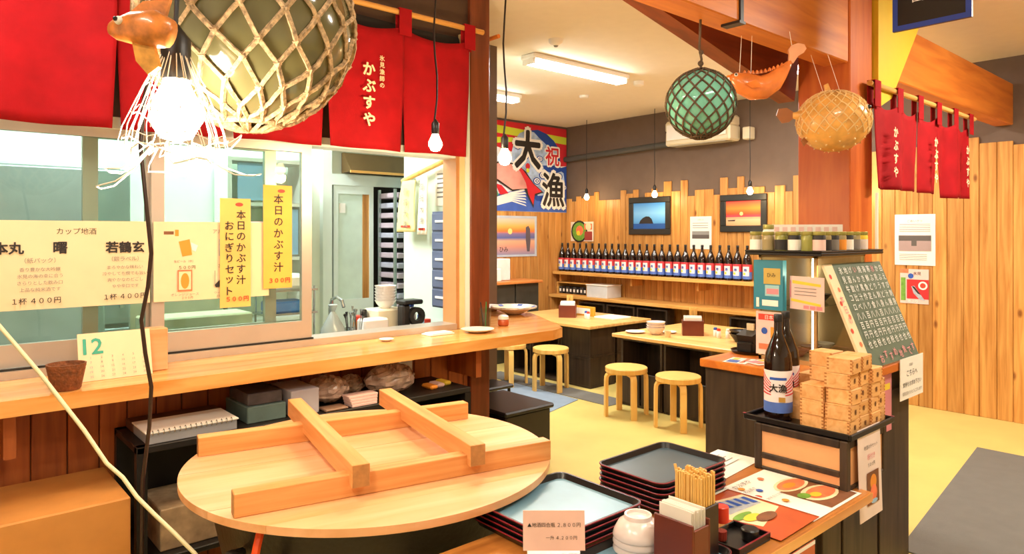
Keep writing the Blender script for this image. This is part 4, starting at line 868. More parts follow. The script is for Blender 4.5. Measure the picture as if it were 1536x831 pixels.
c, w_, h_ = on_y(739, 323, 805, 384, FY-.028)
s = Sheet('sunset_poster', 'sunset beach poster with a pale border below the fishing banner', 'poster', c, RX, UZ, w_, h_, .002, mat('poster_border', '#b9c6d6', .5))
s.th.children[0].data.materials[0] = ramp('sunset_print', [(0, '#7a8cba'), (.25, '#d79a86'), (.38, '#e0b08e'), (.46, '#5a6aa8'), (.56, '#8a76a0'), (.62, '#f0803c'), (.75, '#f2b860'), (.9, '#dcc9b0'), (1, '#9db4d0')], 2, c.z-h_/2, c.z+h_/2)
s.rect('border', mat('poster_border', ''), 0, 0, 1, .05).rect('border', mat('poster_border', ''), 0, .95, 1, 1).rect('border', mat('poster_border', ''), 0, 0, .05, 1).rect('border', mat('poster_border', ''), .95, 0, 1, 1)
s.poly('figure', mat('figure_ink', '#5e5660'), [(.74, .28), (.80, .24), (.84, .32), (.85, .62), (.83, .88), (.77, .88), (.74, .6)]).disc('sun', mat('sun_ink', ''), .38, .38, .05).text(INK, 'ひみ', .24, .82, .12).done()
for j, (u, v, lb) in enumerate(((958, 125, 'round white ceiling fitting at the end of the bright tube light'), (876, 146, 'small flat white ceiling plate near the brown wall'))):
    p = at_z(u, v, ZC-.02); tag(MB().lathe([(.03, -.03 if j == 0 else -.012), (.05, -.02 if j == 0 else -.008), (.055, .019)], 18, (p.x, p.y, ZC-.02)).build('ceiling_fitting', WHITE, None, True), lb, 'fitting')
# duct, air conditioner, smoke detector
tag(MB().tube([(7.22, 7.05, 2.72), (7.22, 6.2, 2.745), (7.22, 5.22, 2.77)], .04, 10).build('wall_duct', PVC, None, True), 'dark grey conduit pipe along the brown wall', 'pipe')
t = thing('air_conditioner', 'ivory wall air conditioner high on the brown wall', 'air conditioner')
MB().bbox((7.03, 4.28, 2.88), (7.29, 5.17, 3.02), .03).bbox((7.05, 4.28, 2.72), (7.29, 5.17, 2.90), .02).build('body', ACW, t); MB().bbox((7.02, 4.32, 2.78), (7.05, 5.13, 2.97), .008).build('front_grille', WHITE, t); MB().box((7.06, 4.34, 2.712), (7.2, 5.11, 2.72)).build('louver', mat('grey_louver', '#a8a08c'), t)
tag(MB().bbox((7.18, 4.10, 2.72), (7.29, 4.2, 2.86), .01).build('pipe_cover', ACW, None), 'small ivory pipe cover beside the air conditioner', 'cover')
t = thing('smoke_detector', 'round white smoke detector on the ceiling', 'detector', (3.92, 3.93, ZC-.04))
MB().lathe([(.02, -.01), (.04, 0), (.055, .015), (.06, .04)], 20).build('housing', WHITE, t, True); MB().lathe([(.012, -.02), (.02, -.01)], 12).build('sensor', GREY, t, True)
#@@NEXT
# ================================================================== HALL FURNITURE
def stool(loc, rz, label):
    t = thing('round_stool', label, 'stool', loc, rz)
    MB().lathe([(.001, .395), (.186, .395), (.19, .399), (.19, .436), (.186, .44), (.001, .44)], 32).build('seat_edge', BIRCH, t, True)
    MB().lathe([(.183, .4401), (.183, .4415), (.001, .4418)], 32).build('seat', BIRCH_T, t, True)
    for k in range(4):
        a = PI/4+k*PI/2; d = Vector((math.cos(a), math.sin(a), 0)); sd = Vector((-d.y, d.x, 0))
        path = [(.085, .385), (.155, .385), (.176, .376), (.187, .355), (.19, .32), (.192, 0)]; rings = []
        for i, (r_, z_) in enumerate(path):
            p = d*r_+Vector((0, 0, z_)); q0 = path[max(i-1, 0)]; q1 = path[min(i+1, 5)]; dr, dz = q1[0]-q0[0], q1[1]-q0[1]; l = math.hypot(dr, dz); nr = Vector((d.x*-dz/l, d.y*-dz/l, dr/l))
            rings.append([p+sd*.026+nr*.013, p-sd*.026+nr*.013, p-sd*.026-nr*.013, p+sd*.026-nr*.013])
        MB().loft(rings).build('leg', BIRCH, t, True)
    return t
stool((4.93, 4.04, 0), .25, 'round birch stool on the yellow floor at the table with stacked dishes')
stool((4.96, 3.50, 0), .05, 'round birch stool at the dish table nearer to the timber post')
stool((5.13, 5.22, .0065), .5, 'round birch stool on the grey mat before the table of crates')
stool((4.98, 5.72, .0065), .2, 'round birch stool half hidden by the counter end')
stool((4.93, 2.92, 0), .065, 'round birch stool half hidden behind the dark display cabinet')
def crate_table(name, label, x0, y0, x1, y1, z, crates, topm, th=.035):
    """boarded top on dark open crates: crates = list of (x0, y0, x1, y1, rows, open face)"""
    t = thing(name, label, 'table')
    MB().bbox((x0, y0, z-th), (x1, y1, z), .006).build('table_top', topm, t)
    for (a, b, c_, d, rows, face) in crates:
        h = (z-th-.001)/rows
        for k in range(rows):
            z0, z1 = k*h+.002, (k+1)*h; w_ = .022
            cr = MB()
            cr.box((a, b, z0), (c_, d, z0+w_)).box((a, b, z1-w_), (c_, d, z1))
            if face == 'x': cr.box((a, b, z0+w_), (c_, b+w_, z1-w_)).box((a, d-w_, z0+w_), (c_, d, z1-w_)).box((c_-w_, b+w_, z0+w_), (c_, d-w_, z1-w_))
            elif face == 'y': cr.box((a, b, z0+w_), (a+w_, d, z1-w_)).box((c_-w_, b, z0+w_), (c_, d, z1-w_)).box((a+w_, d-w_, z0+w_), (c_-w_, d, z1-w_))
            else: cr.box((a+.006, b+.006, z0+w_), (c_-.006, d-.006, z1-w_)).box((a, b, z0+w_), (a+w_, b+w_, z1-w_)).box((a, d-w_, z0+w_), (a+w_, d, z1-w_)).box((c_-w_, b, z0+w_), (c_, b+w_, z1-w_))
            cr.build('crate', DKWOOD, t)
    return t
crate_table('crate_table', 'low boarded table on black crates by the blue-grey mat', 5.36, 4.88, 6.40, 6.30, .68, [(5.46, 4.96, 5.86, 5.40, 2, 'n'), (5.46, 5.42, 5.86, 5.86, 2, 'x'), (5.46, 5.88, 5.86, 6.26, 2, 'x'), (5.90, 4.96, 6.30, 5.40, 2, 'n')], TTOP)
crate_table('crate_table', 'low boarded table on black crates holding stacked white dishes', 5.17, 3.06, 6.45, 4.42, .68, [(5.22, 3.86, 5.62, 4.34, 1, 'x'), (5.22, 3.34, 5.62, 3.84, 1, 'x'), (5.66, 3.86, 6.06, 4.34, 1, 'n'), (5.66, 3.34, 6.06, 3.84, 1, 'n')], TTOP)
tdl = bpy.data.objects['crate_table.001']
for y0 in (3.36, 3.61, 3.87, 4.11): MB().bbox((5.205, y0, .03), (5.218, y0+.22, .33), .003).build('lower_panel', DKWOOD, tdl)
for j, (y0, lb) in enumerate(((6.05, 'black open crate below the low ledge under the white carton'), (5.55, 'black open crate next to the ledge leg'), (5.05, 'black open crate at the middle of the low ledge'), (3.75, 'black open crate at the end of the low ledge by the post'))):
    t = thing('floor_crate', lb, 'crate'); w_ = .02; a, b, c_, d, z0, z1 = 6.93, y0, 7.08, y0+.46, 0, .72
    MB().box((a, b, z0), (c_, d, z0+w_)).box((a, b, z1-w_), (c_, d, z1)).box((a, b, w_), (c_, b+w_, z1-w_)).box((a, d-w_, w_), (c_, d, z1-w_)).box((c_-w_, b+w_, w_), (c_, d-w_, z1-w_)).build('frame', DKWOOD, t); MB().box((a, b+w_, .35), (c_-w_, d-w_, .37)).build('shelf_board', DKWOOD, t)
# far side counter below the posters
t = thing('side_counter', 'brown topped side counter with dark front below the sunset poster', 'counter')
MB().bbox((5.05, 6.62, 1.0), (6.36, 7.06, 1.035), .005).build('counter_top', TTOP_R, t)
for x0 in (5.1, 5.52, 5.94): MB().bbox((x0, 6.68, 0), (x0+.40, 7.05, .999), .004).build('cabinet', mat('dark_grey_cabinet', '#3c382f', .5, var=.15), t)
tag(MB().bbox((5.72, 6.80, 1.0355), (5.95, 7.0, 1.32), .01).build('white_appliance', mat('pale_appliance', '#e3e3e0', .35), None), 'white boxy appliance standing on the side counter', 'appliance')
tag(MB().bbox((5.60, 6.70, 1.0355), (5.71, 6.95, 1.20), .01).build('white_case', WHITE, None), 'low white case beside the boxy appliance', 'case')
# table sets
def caddy(loc, rz, k, label, chl, nap_l):
    """dark wooden holder: front napkin slot, rear chopstick cup (loc = table surface)"""
    t = thing('table_caddy', label, 'holder', loc, rz)
    MB().box((-.07, -.05, 0), (.07, .05, .008)).box((-.07, -.05, .008), (-.064, .05, .10)).box((.064, -.05, .008), (.07, .05, .10)).box((-.064, -.05, .008), (.064, -.044, .10)).box((-.064, .044, .008), (.064, .05, .10)).build('napkin_box', REDBOX, t)
    MB().box((-.03, .055, 0), (.05, .135, .006)).box((-.03, .055, .006), (-.024, .135, .115)).box((.044, .055, .006), (.05, .135, .115)).box((-.024, .055, .006), (.044, .061, .115)).box((-.024, .129, .006), (.044, .135, .115)).build('chopstick_cup', DKBOX, t)
    R = Matrix.Rotation(rz, 3, 'Z')*1.4; L0 = Vector(loc); t.scale = (1.4,)*3
    for i in range(k):
        a = (i % 4-1.5)*.013+random.uniform(-.002, .002); b = .095+(i//4-1.5)*.014+random.uniform(-.002, .002)
        c = thing('chopsticks', chl, 'chopsticks', L0+R@Vector((.01+a, b, .007)), rz+random.uniform(-.3, .3), 'chopsticks in the '+label); c.scale = (1.4, 1.4, 1.25)
        MB().bbox((-.005, -.003, 0), (-.0005, .003, .185+random.uniform(-.008, .008)), .001).bbox((.0005, -.003, 0), (.005, .003, .185+random.uniform(-.006, .006)), .001).build('stick_pair', BIRCH, c)
    n_ = thing('napkins', nap_l, 'napkins', L0+R@Vector((0, 0, .0085)), rz); n_.scale = (1.4,)*3
    for i in range(9): MB().bbox((-.058, -.04+.0088*i, 0), (.058, -.0355+.0088*i, .118+random.uniform(-.004, .006)), .001).build('napkin', PAPER, n_)
    return t
caddy((5.78, 5.60, .6805), -.9, 9, 'red-brown caddy on the low table by the blue-grey mat', 'pale chopsticks standing in the caddy on the low table by the mat', 'folded napkins in the caddy on the low table by the mat')
caddy((5.66, 3.83, .6805), -.9, 9, 'red-brown caddy on the low table with the white dishes', 'pale chopsticks standing in the caddy beside the stacked white dishes', 'folded napkins in the caddy beside the stacked white dishes')
def shaker(loc, label, capm, bodym=CER, h=.07, r=.018):
    t = thing('shaker', label, 'shaker', loc); MB().lathe([(r*.9, 0), (r, .003), (r, h*.7), (r*.75, h*.78)], 14).build('body', bodym, t, True); MB().lathe([(r*.85, h*.76), (r*.88, h*.78), (r*.8, h), (r*.4, h*1.04)], 14).build('cap', capm, t, True); return t
for L_, lb, cm in (((5.83, 5.36, .6805), 'blue-capped shaker on the low table by the mat', BLUEINK), ((5.80, 5.30, .6805), 'red-capped shaker on the low table by the mat', REDINK), ((5.72, 3.62, .6805), 'blue-capped shaker beside the napkins on the dish table', BLUEINK), ((5.68, 3.56, .6805), 'red-capped shaker at the caddy on the dish table', REDINK), ((5.72, 3.49, .6805), 'white-capped shaker at the edge of the dish table', WHITE)):
    shaker(L_, lb, cm, CER, .085, .021)
BW = [(.03, 0), (.034, .004), (.058, .03), (.07, .055), (.067, .055), (.055, .03), (.001, .01)]
for k in range(3): dish('soup_bowl', ('cream soup bowl at the bottom of the stack on the dish table', 'cream soup bowl in the middle of the stack on the dish table', 'cream soup bowl on top of the stack on the dish table')[k], (5.42, 4.08, .6805+.026*k), BW, CERP, 'bowl', None, 20).scale = (1.3,)*3
dish('side_plate', 'white side plate lying at the corner of the dish table', (5.36, 4.28, .6805), [(.05, 0), (.055, .003), (.095, .014), (.097, .017), (.05, .006), (.001, .006)], CER, 'plate')
dish('side_plate', 'white side plate between soup bowls and caddy', (5.60, 4.06, .6805), [(.05, 0), (.055, .003), (.075, .012), (.077, .015), (.05, .006), (.001, .006)], CER, 'plate')
dish('tea_cup', 'small cream cup in front of the caddy on the dish table', (5.36, 3.90, .6805), [(.022, 0), (.025, .003), (.032, .06), (.030, .06), (.022, .006), (.001, .006)], CREAM, 'cup')
tag(MB().bbox((5.95, 5.05, .6805), (6.25, 5.35, .70), .004).build('napkin_stack', PAPER, None), 'flat stack of white paper at the far edge of the low table', 'paper')
t = thing('sign_block', 'yellow table sign block on the low table by the white carton', 'sign')
MB().bbox((6.02, 5.42, .6805), (6.06, 5.86, .79), .005).build('board', mat('yellow_board', '#d89a2c', .5), t); MB().box((6.0185, 5.47, .70), (6.0198, 5.81, .77)).build('face', PAPER, t)
BB = [(.045, 0), (.05, .004), (.085, .05), (.10, .075), (.096, .075), (.08, .05), (.001, .012)]
dish('black_bowl', 'black lacquer bowl on the end of the dish table near the showcase', (5.62, 3.10-.02+.22, .6805), BB, BLACK, 'bowl')
dish('black_bowl', 'black lacquer bowl nested on top of the other black bowl', (5.62, 3.30, .6805+.03), BB, BLACK, 'bowl')
# black lidded boxes beside the pillar
t = thing('storage_box', 'black storage box with lid standing behind the brown pillar', 'box')
MB().bbox((3.02, 3.50, 0), (3.44, 4.02, .42), .01).build('body', BLACKP, t); MB().bbox((3.0, 3.48, .42), (3.46, 4.04, .452), .01).build('lid', BLACKP, t)
t = thing('black_chair', 'small black folding chair with slanted backrest behind the storage box', 'chair')
MB().bbox((3.30, 4.07, .44), (3.60, 4.33, .47), .01).build('seat', BLACKP, t); MB().obox((3.34, 4.32, .62), (.13, .0, 0), (0, .012, .0), (-.06, .03, .16)).build('backrest', BLACKP, t)
for xx in (3.33, 3.57):
    for yy in (4.10, 4.30): MB().cyl((xx, yy, 0), (xx, yy, .44), .012, 8).build('leg', BLACKP, t)
#@@NEXT
# ================================================================== UNDER THE COUNTER
t = thing('storage_rack', 'black storage rack packed with boxes under the window counter', 'rack')
RX0, RX1, RY0, RY1, RZ = .70, 2.39, 3.07, 3.46, .79
MB().bbox((RX0, RY0, RZ-.03), (RX1, RY1, RZ), .004).build('top_board', BLACKW, t); MB().bbox((RX0+.02, RY0, .30), (RX1, RY1, .325), .004).build('shelf_board', BLACKW, t)
MB().box((RX0+.03, RY1-.02, .33), (RX1-.02, RY1-.005, RZ-.03)).build('back_panel', BLACKW, t); MB().box((RX1-.03, RY0+.01, .325), (RX1, RY1, RZ-.03)).build('side_panel', BLACKW, t)
for xx in (RX0, 1.5, RX1-.04):
    for yy in (RY0, RY1-.04): MB().box((xx, yy, 0), (xx+.04, yy+.04, RZ-.03 if xx > 1 else RZ+.0)).build('leg', BLACKP, t)
ZR = RZ+.0005
def simple(name, label, cat, a, b, m, r=.004): return tag(MB().bbox(a, b, r).build(name, m, None), label, cat)
t = thing('ring_file', 'grey ring-bound file lying on the black rack', 'file')
MB().bbox((.74, 3.08, ZR), (1.10, 3.30, ZR+.045), .003).build('cover', mat('grey_file', '#8f9096', .5), t); MB().box((.735, 3.075, ZR+.045), (1.105, 3.305, ZR+.05)).build('cover', PAPER, t)
for k in range(16): MB().tube([(.76+.021*k, 3.078+.008*math.cos(a), ZR+.047+.010*math.sin(a)) for a in [i*PI/4 for i in range(8)]], .0022, 4, True).build('ring', STEEL, t)
simple('brown_folder', 'wide brown folder lying behind the ring-bound file', 'folder', (.74, 3.315, ZR), (1.12, 3.44, ZR+.04), mat('brown_folder_card', '#5a3626', .6))
simple('tin_box', 'grey-green tin box beside the folder under the counter', 'box', (1.16, 3.12, ZR), (1.34, 3.40, ZR+.075), mat('grey_green_tin', '#5d716c', .5, var=.2))
simple('dark_box', 'dark printed box stacked on the grey-green tin', 'box', (1.17, 3.14, ZR+.076), (1.33, 3.38, ZR+.13), mat('dark_print_box', '#4b4140', .5, var=.3, vs=30))
simple('white_box', 'white box with a red dot on the black rack', 'box', (1.36, 3.11, ZR), (1.50, 3.36, ZR+.12), mat('pale_lilac_box', '#b9b2b8', .5))
for j, (x_, y_, sx, sz, lb) in enumerate(((1.62, 3.27, .105, .13, 'clear plastic bag of packing behind the wooden slats'), (1.98, 3.25, .14, .15, 'large crumpled plastic bag on the black rack'), (1.80, 3.36, .08, .10, 'small plastic bag squeezed between two larger bags'))):
    t = thing('plastic_bag', lb, 'bag', (x_, y_, ZR)); rnd = random.Random(j+3)
    mb = MB().ball((0, 0, sz/2), 1, 26, 16, (sx, .10 if j < 2 else .06, sz/2)); mb.v = [(x*(1+rnd.uniform(-.13, .13)), y*(1+rnd.uniform(-.13, .13)), max(0, z*(1+rnd.uniform(-.1, .1)))) for x, y, z in mb.v]
    mb.build('film', mat('crumpled_film', '#b79a86', .22, var=.35, vs=22, coat=.8), t)
t = thing('paper_stack', 'stack of pale pink paper slips on the black rack', 'paper')
for k in range(4): MB().bbox((1.66-.004*k, 3.08+.003*k, ZR+.0135*k), (1.80+.003*k, 3.165, ZR+.0135*k+.013), .002).build('slip_block', LPINK, t)
simple('flat_tray', 'flat brown tray under the pink paper stack', 'tray', (1.52, 3.08, ZR), (1.64, 3.165, ZR+.012), mat('brown_tray', '#8a6a55', .5))
simple('white_cup_box', 'white folded box behind the crumpled bag', 'box', (2.10, 3.37, ZR), (2.20, 3.44, ZR+.16), WHITE)
for j, (x_, m_, lb) in enumerate(((2.17, ORANGEINK, 'orange packet of sweets on the rack end'), (2.23, LPINK, 'pink packet of sweets on the rack end'), (2.29, YELINK, 'yellow packet of sweets on the rack end'))):
    simple('snack_packet', lb, 'packet', (x_, 3.14+.02*j, ZR), (x_+.05, 3.24+.02*j, ZR+.022), m_, .008)
simple('cardboard_box', 'brown cardboard box on the floor beside the black rack', 'box', (.12, 2.96, 0), (.655, 3.42, .64), CARD, .006)
simple('newspaper_bundle', 'bundle of papers on the lower board of the black rack', 'bundle', (.80, 3.12, .3255), (1.25, 3.42, .50), mat('old_paper', '#a38a6a', .7, var=.3, vs=20))

# ================================================================== BIG POT with wooden lid
LC = Vector((1.28, 2.22)); LR, LZ = .64, .85
t = thing('stock_pot', 'huge black iron pot under the round wooden lid', 'pot', (LC.x, LC.y, 0))
MB().lathe([(.28, .36), (.36, .37), (.44, .45), (.505, .58), (.535, .72), (.545, .80), (.56, .815), (.56, .826), (.53, .826), (.515, .72), (.48, .58), (.3, .42), (.001, .40)], 48).build('body', IRON, t, True)
for a in (.4, .4+PI): MB().tube([(.54*math.cos(a-.14), .54*math.sin(a-.14), .70), (.60*math.cos(a-.1), .60*math.sin(a-.1), .72), (.60*math.cos(a+.1), .60*math.sin(a+.1), .72), (.54*math.cos(a+.14), .54*math.sin(a+.14), .70)], .014, 8).build('handle', IRON, t, True)
t = thing('pot_stove', 'black round gas stove carrying the huge pot', 'stove', (LC.x, LC.y, 0))
MB().lathe([(.46, .0), (.46, .30), (.44, .33), (.34, .355), (.30, .355), (.30, .33), (.40, .30), (.42, .02)], 36).build('ring_body', IRON, t, True)
for k in range(4):
    a = k*PI/2+.4; MB().obox((.42*math.cos(a), .42*math.sin(a), .17), (.03*math.cos(a), .03*math.sin(a), 0), (-.03*math.sin(a), .03*math.cos(a), 0), (0, 0, .168)).build('leg', IRON, t)
tag(MB().tube([(.2, 1.95, .012), (.5, 1.92, .012), (.66, 1.90, .03), (.69, 1.90, .2), (.70, 1.90, .5), (.722, 1.915, .70), (.745, 1.93, .775), (.76, 1.945, .805)], .012, 8).build('gas_hose', mat('orange_rubber', '#e0501e', .4), None, True), 'orange rubber gas hose rising beside the huge pot', 'hose')
t = thing('wooden_pot_cover', 'large round pale wooden lid with crossed battens on the huge pot', 'pot cover', (LC.x, LC.y, LZ-.0235)); ang = math.radians(-12.3); t.rotation_euler = (0, 0, ang)
# boards of the lid: seven strips cut to the circle, one plank each
nb = 7; edges = [-LR+2*LR*i/nb for i in range(nb+1)]
for i in range(nb):
    y0, y1 = edges[i]+(.0007 if i else 0), edges[i+1]-(.0007 if i < nb-1 else 0); a0, a1 = math.asin(max(-1, min(1, y0/LR))), math.asin(max(-1, min(1, y1/LR))); K = 12
    pr = [(LR*math.cos(a0+(a1-a0)*k/K), LR*math.sin(a0+(a1-a0)*k/K)) for k in range(K+1)]; pl = [(-x, y) for x, y in reversed(pr)]
    MB().prism(pr+pl, 0, .0235-.0004*(i % 2)).build('board', LID, t)
LT = .0235
def rot(p): d = Vector((p[0]-LC.x, p[1]-LC.y)); return Vector((d.x*math.cos(-ang)-d.y*math.sin(-ang), d.x*math.sin(-ang)+d.y*math.cos(-ang)))
for (p, q) in (((.70, 1.995), (1.725, 1.775)), ((.80, 2.638), (1.836, 2.385))):
    a, b = rot(p), rot(q); yc = (a.y+b.y)/2; q_ = MB().bbox((a.x, yc-.026, LT), (b.x, yc+.026, LT+.068), .002).build('long_batten', LID_X, t); MB().box((a.x-.0006, yc-.0245, LT+.0015), (a.x-.0001, yc+.0245, LT+.0665)).build('end_grain', mat('lid_end_grain', '#a9763f', .6, var=.15, vs=60), q_)
EG = mat('lid_end_grain', '#a9763f', .6, var=.15, vs=60)
LID_Y = wood('pale_crossbar_timber', '#cf8440', '#e5a666', 'y', .42, 40, 0, .06)
for (p, q) in (((1.224, 2.80), (1.050, 1.865)), ((1.611, 2.71), (1.432, 1.785))):
    a, b = rot(p), rot(q); xc = (a.x+b.x)/2; MB().bbox((xc-.028, b.y, LT+.034), (xc+.028, a.y, LT+.104), .002).build('cross_batten', LID_Y, t); MB().box((xc-.0265, b.y-.0006, LT+.0355), (xc+.0265, b.y-.0001, LT+.1025)).build('end_grain', EG, t.children[-1])

# ================================================================== SERVING TABLE in the foreground
TX0, TX1, TY0, TY1, TZ = 1.02, 2.535, .985, 1.72, .75
STT = wood('serving_table_timber', '#9c5a26', '#c9823c', 'x', .3, 18, 0, .05)
t = thing('serving_table', 'brown wooden serving table covered with trays and menus', 'table')
MB().bbox((TX0, TY0, TZ-.035), (TX1, 1.60, TZ), .004).build('table_top', STT, t); MB().bbox((TX0, TY0-.003, TZ-.033), (TX1, TY0-.0005, TZ-.002), .001).build('edge_strip', OAK_X, t)
for x0, x1 in ((1.2, 1.62), (1.64, 2.06), (2.12, 2.24), (2.30, 2.44)): MB().bbox((x0, 1.05, 0), (x1, 1.075, TZ-.036), .003).build('front_board', DKWOOD, t)
for xx in (TX0+.06, TX1-.1):
    for yy in (1.10, 1.54): MB().box((xx, yy, 0), (xx+.05, yy+.05, TZ-.036)).build('leg', DKWOOD, t)
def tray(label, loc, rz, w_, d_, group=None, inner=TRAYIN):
    t = thing('serving_tray', label, 'tray', loc, rz, group); h, r = .023, .03
    def rr(w, d, rad, z, n=5):
        o = []
        for sx, sy, a0 in ((1, 1, 0), (-1, 1, PI/2), (-1, -1, PI), (1, -1, 3*PI/2)):
            for k in range(n+1): a = a0+PI/2*k/n; o.append((sx*(w/2-rad)+rad*math.cos(a), sy*(d/2-rad)+rad*math.sin(a), z))
        return o
    MB().loft([rr(w_-.03, d_-.03, r, 0), rr(w_-.02, d_-.02, r, .002), rr(w_, d_, r+.008, h-.002), rr(w_-.002, d_-.002, r+.008, h), rr(w_-.014, d_-.014, r, h), rr(w_-.03, d_-.03, r, .005)]).build('body', BLACK, t, True)
    MB().loft([rr(w_+.0008, d_+.0008, r+.008, h-.0032), rr(w_+.0012, d_+.0012, r+.008, h-.001), rr(w_-.001, d_-.001, r+.007, h+.0004), rr(w_-.003, d_-.003, r+.006, h+.0003)], False).build('red_rim', REDLINE, t, True)
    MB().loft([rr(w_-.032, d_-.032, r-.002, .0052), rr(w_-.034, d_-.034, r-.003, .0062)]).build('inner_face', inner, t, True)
    return t
TS = .0172
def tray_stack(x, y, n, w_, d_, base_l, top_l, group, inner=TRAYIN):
    b = tray(base_l, (x, y, TZ+.0005), 0, w_, d_, group, inner)
    for k in range(1, n):
        q = dup(b, (x+random.uniform(-.003, .003), y+random.uniform(-.003, .003), TZ+.0005+TS*k), random.uniform(-.012, .012), base_l.replace('*', ORD[k]))
    b['label'] = base_l.replace('*', ORD[0]); q['label'] = top_l
tray_stack(1.985, 1.462, 6, .385, .285, 'black tray with red rim, * from the table in the taller stack', 'black tray with red rim and slate inner face topping the taller stack', 'trays in the taller stack', mat('tray_inner_slate', '#3d4f5b', .3, var=.15, vs=5))  # inner faces a darker slate than the other trays
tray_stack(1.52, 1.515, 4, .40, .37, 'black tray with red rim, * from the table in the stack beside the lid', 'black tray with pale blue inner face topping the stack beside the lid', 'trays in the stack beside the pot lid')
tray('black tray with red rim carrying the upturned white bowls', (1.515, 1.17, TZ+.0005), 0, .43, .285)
# price card on the table, tilted
s = Sheet('price_card', 'pinkish price card standing before the tray stack', 'card', (1.225, 1.235, .905), (.755, -.657, 0), (.12, .14, 1), .155, .095, .003, mat('pink_card', '#e6bfb0', .6))
s.text(INK, '▲地酒四合瓶 ２,８００円', .5, .36, None, .86).text(INK, '一升 ４,２００円', .62, .68, None, .5).done()
MB().obox((1.235, 1.247, .80), (.05, -.043, 0), (.015, .017, 0), (0, 0, .05)).build('card_stand', mat('clear_stand', '#c8c4bc', .3), s.th)
tag(MB().bbox((1.04, 1.20, TZ+.0005), (1.17, 1.45, TZ+.03), .006).build('napkin_pack', mat('pack_white', '#d9d6d0', .4), None), 'white wrapped napkin pack at the table end beside the pot', 'pack')
# stacked upturned bowls
for k in range(3):
    dish('upturned_bowl', ('white bowl upturned on the tray under two others', 'white bowl upturned in the middle of the small stack', 'white bowl upturned on top of the small stack')[k], (1.56, 1.236, TZ+.0075+.019*k), [(.066, 0), (.070, .001), (.071, .005), (.067, .018), (.055, .040), (.040, .051), (.038, .062), (.032, .062), (.031, .054), (.001, .053), (.001, .049), (.038, .047), (.052, .035), (.063, .014)], CERP, 'bowl', None, 32)
# caddy with napkins and chopsticks
cl = Vector((1.575, 1.097, TZ+.0075)); t = thing('napkin_caddy', 'red-brown wooden napkin caddy with a dark chopstick cup', 'holder', tuple(cl), -PI/2)
MB().bbox((-.062, -.045, 0), (.062, -.038, .135), .002).bbox((-.062, .030, 0), (.062, .037, .135), .002).box((-.06, -.038, 0), (.06, .03, .008)).build('napkin_box', REDBOX, t)
MB().bbox((-.062, -.038, .008), (-.055, .03, .09), .002).build('end_panel', REDBOX, t); MB().bbox((.055, -.038, .008), (.062, .03, .12), .002).build('end_panel', REDBOX, t)
MB().box((-.068, .040, 0), (.032, .125, .008)).bbox((-.068, .040, .008), (-.061, .125, .145), .002).bbox((.025, .040, .008), (.032, .125, .145), .002).bbox((-.061, .040, .008), (.025, .047, .145), .002).bbox((-.061, .118, .008), (.025, .125, .145), .002).build('chopstick_cup', DKBOX, t)
R_ = Matrix.Rotation(-PI/2, 3, 'Z')
n_ = thing('napkins', 'thick fan of white folded napkins in the red-brown caddy', 'napkins', tuple(cl+R_@Vector((0, 0, .0085))), -PI/2)
for k in range(12): MB().bbox((-.052, -.034+.0052*k, 0), (.050+.002*(k % 3), -.0312+.0052*k, .155+random.uniform(-.006, .008)), .0012).build('napkin', PAPER, n_)
for k in range(42):
    a, b = k % 7, k//7; p = cl+R_@Vector((-.055+.0125*a+random.uniform(-.001, .001), .053+.0118*b, .0085))
    c = thing('chopsticks', 'pale disposable chopsticks standing in the dark cup of the serving table', 'chopsticks', tuple(p), -PI/2+random.uniform(-.3, .3), 'chopsticks in the serving table cup')
    h = .225+random.uniform(-.012, .008); MB().bbox((-.0055, -.004, 0), (-.0003, .004, h), .001).bbox((.0003, -.004, 0), (.0055, .004, h-.002), .001).build('stick_pair', BIRCH, c)
c = thing('chopsticks', 'single pair of chopsticks leaning out of the dark cup', 'chopsticks', tuple(cl+R_@Vector((-.052, .08, .12))), -PI/2); MB().bar((0, 0, .0), (-.03, .0, .115), .005, .007).build('stick_pair', BIRCH, c)
# small condiment tray with red-capped bottle
t = thing('condiment_tray', 'small black condiment tray with red edge on the serving table', 'tray', (1.825, 1.085, TZ+.0005), 0)
MB().bbox((-.085, -.06, 0), (.085, .06, .006), .002).build('floor_plate', BLACK, t)
MB().bbox((-.085, -.06, .006), (-.08, .06, .022), .001).bbox((.08, -.06, .006), (.085, .06, .022), .001).bbox((-.08, -.06, .006), (.08, -.055, .022), .001).bbox((-.08, .055, .006), (.08, .06, .022), .001).build('wall', BLACK, t)
MB().box((-.085, -.06, .022), (.085, -.055, .0235)).box((.08, -.055, .022), (.085, .06, .0235)).build('red_edge', REDLINE, t)
t = thing('spice_bottle', 'clear spice bottle with a bright red cap on the small tray', 'bottle', (1.785, 1.11, TZ+.007))
MB().lathe([(.017, 0), (.019, .003), (.019, .055), (.016, .06)], 16).build('glass', GLSC, t, True); MB().lathe([(.014, .003), (.0155, .005), (.0155, .03)], 12).build('spice', mat('red_spice', '#a02a18', .8), t); MB().lathe([(.019, .056), (.021, .058), (.021, .10), (.019, .102)], 18).build('cap', mat('red_cap', '#d8331c', .35), t, True)
tag(MB().lathe([(.02, 0), (.024, .002), (.026, .03), (.022, .034), (.001, .034)], 14, (1.855, 1.06, TZ+.007)).build('toothpick_pot', BLACKP, None, True), 'small black toothpick pot on the condiment tray', 'pot')
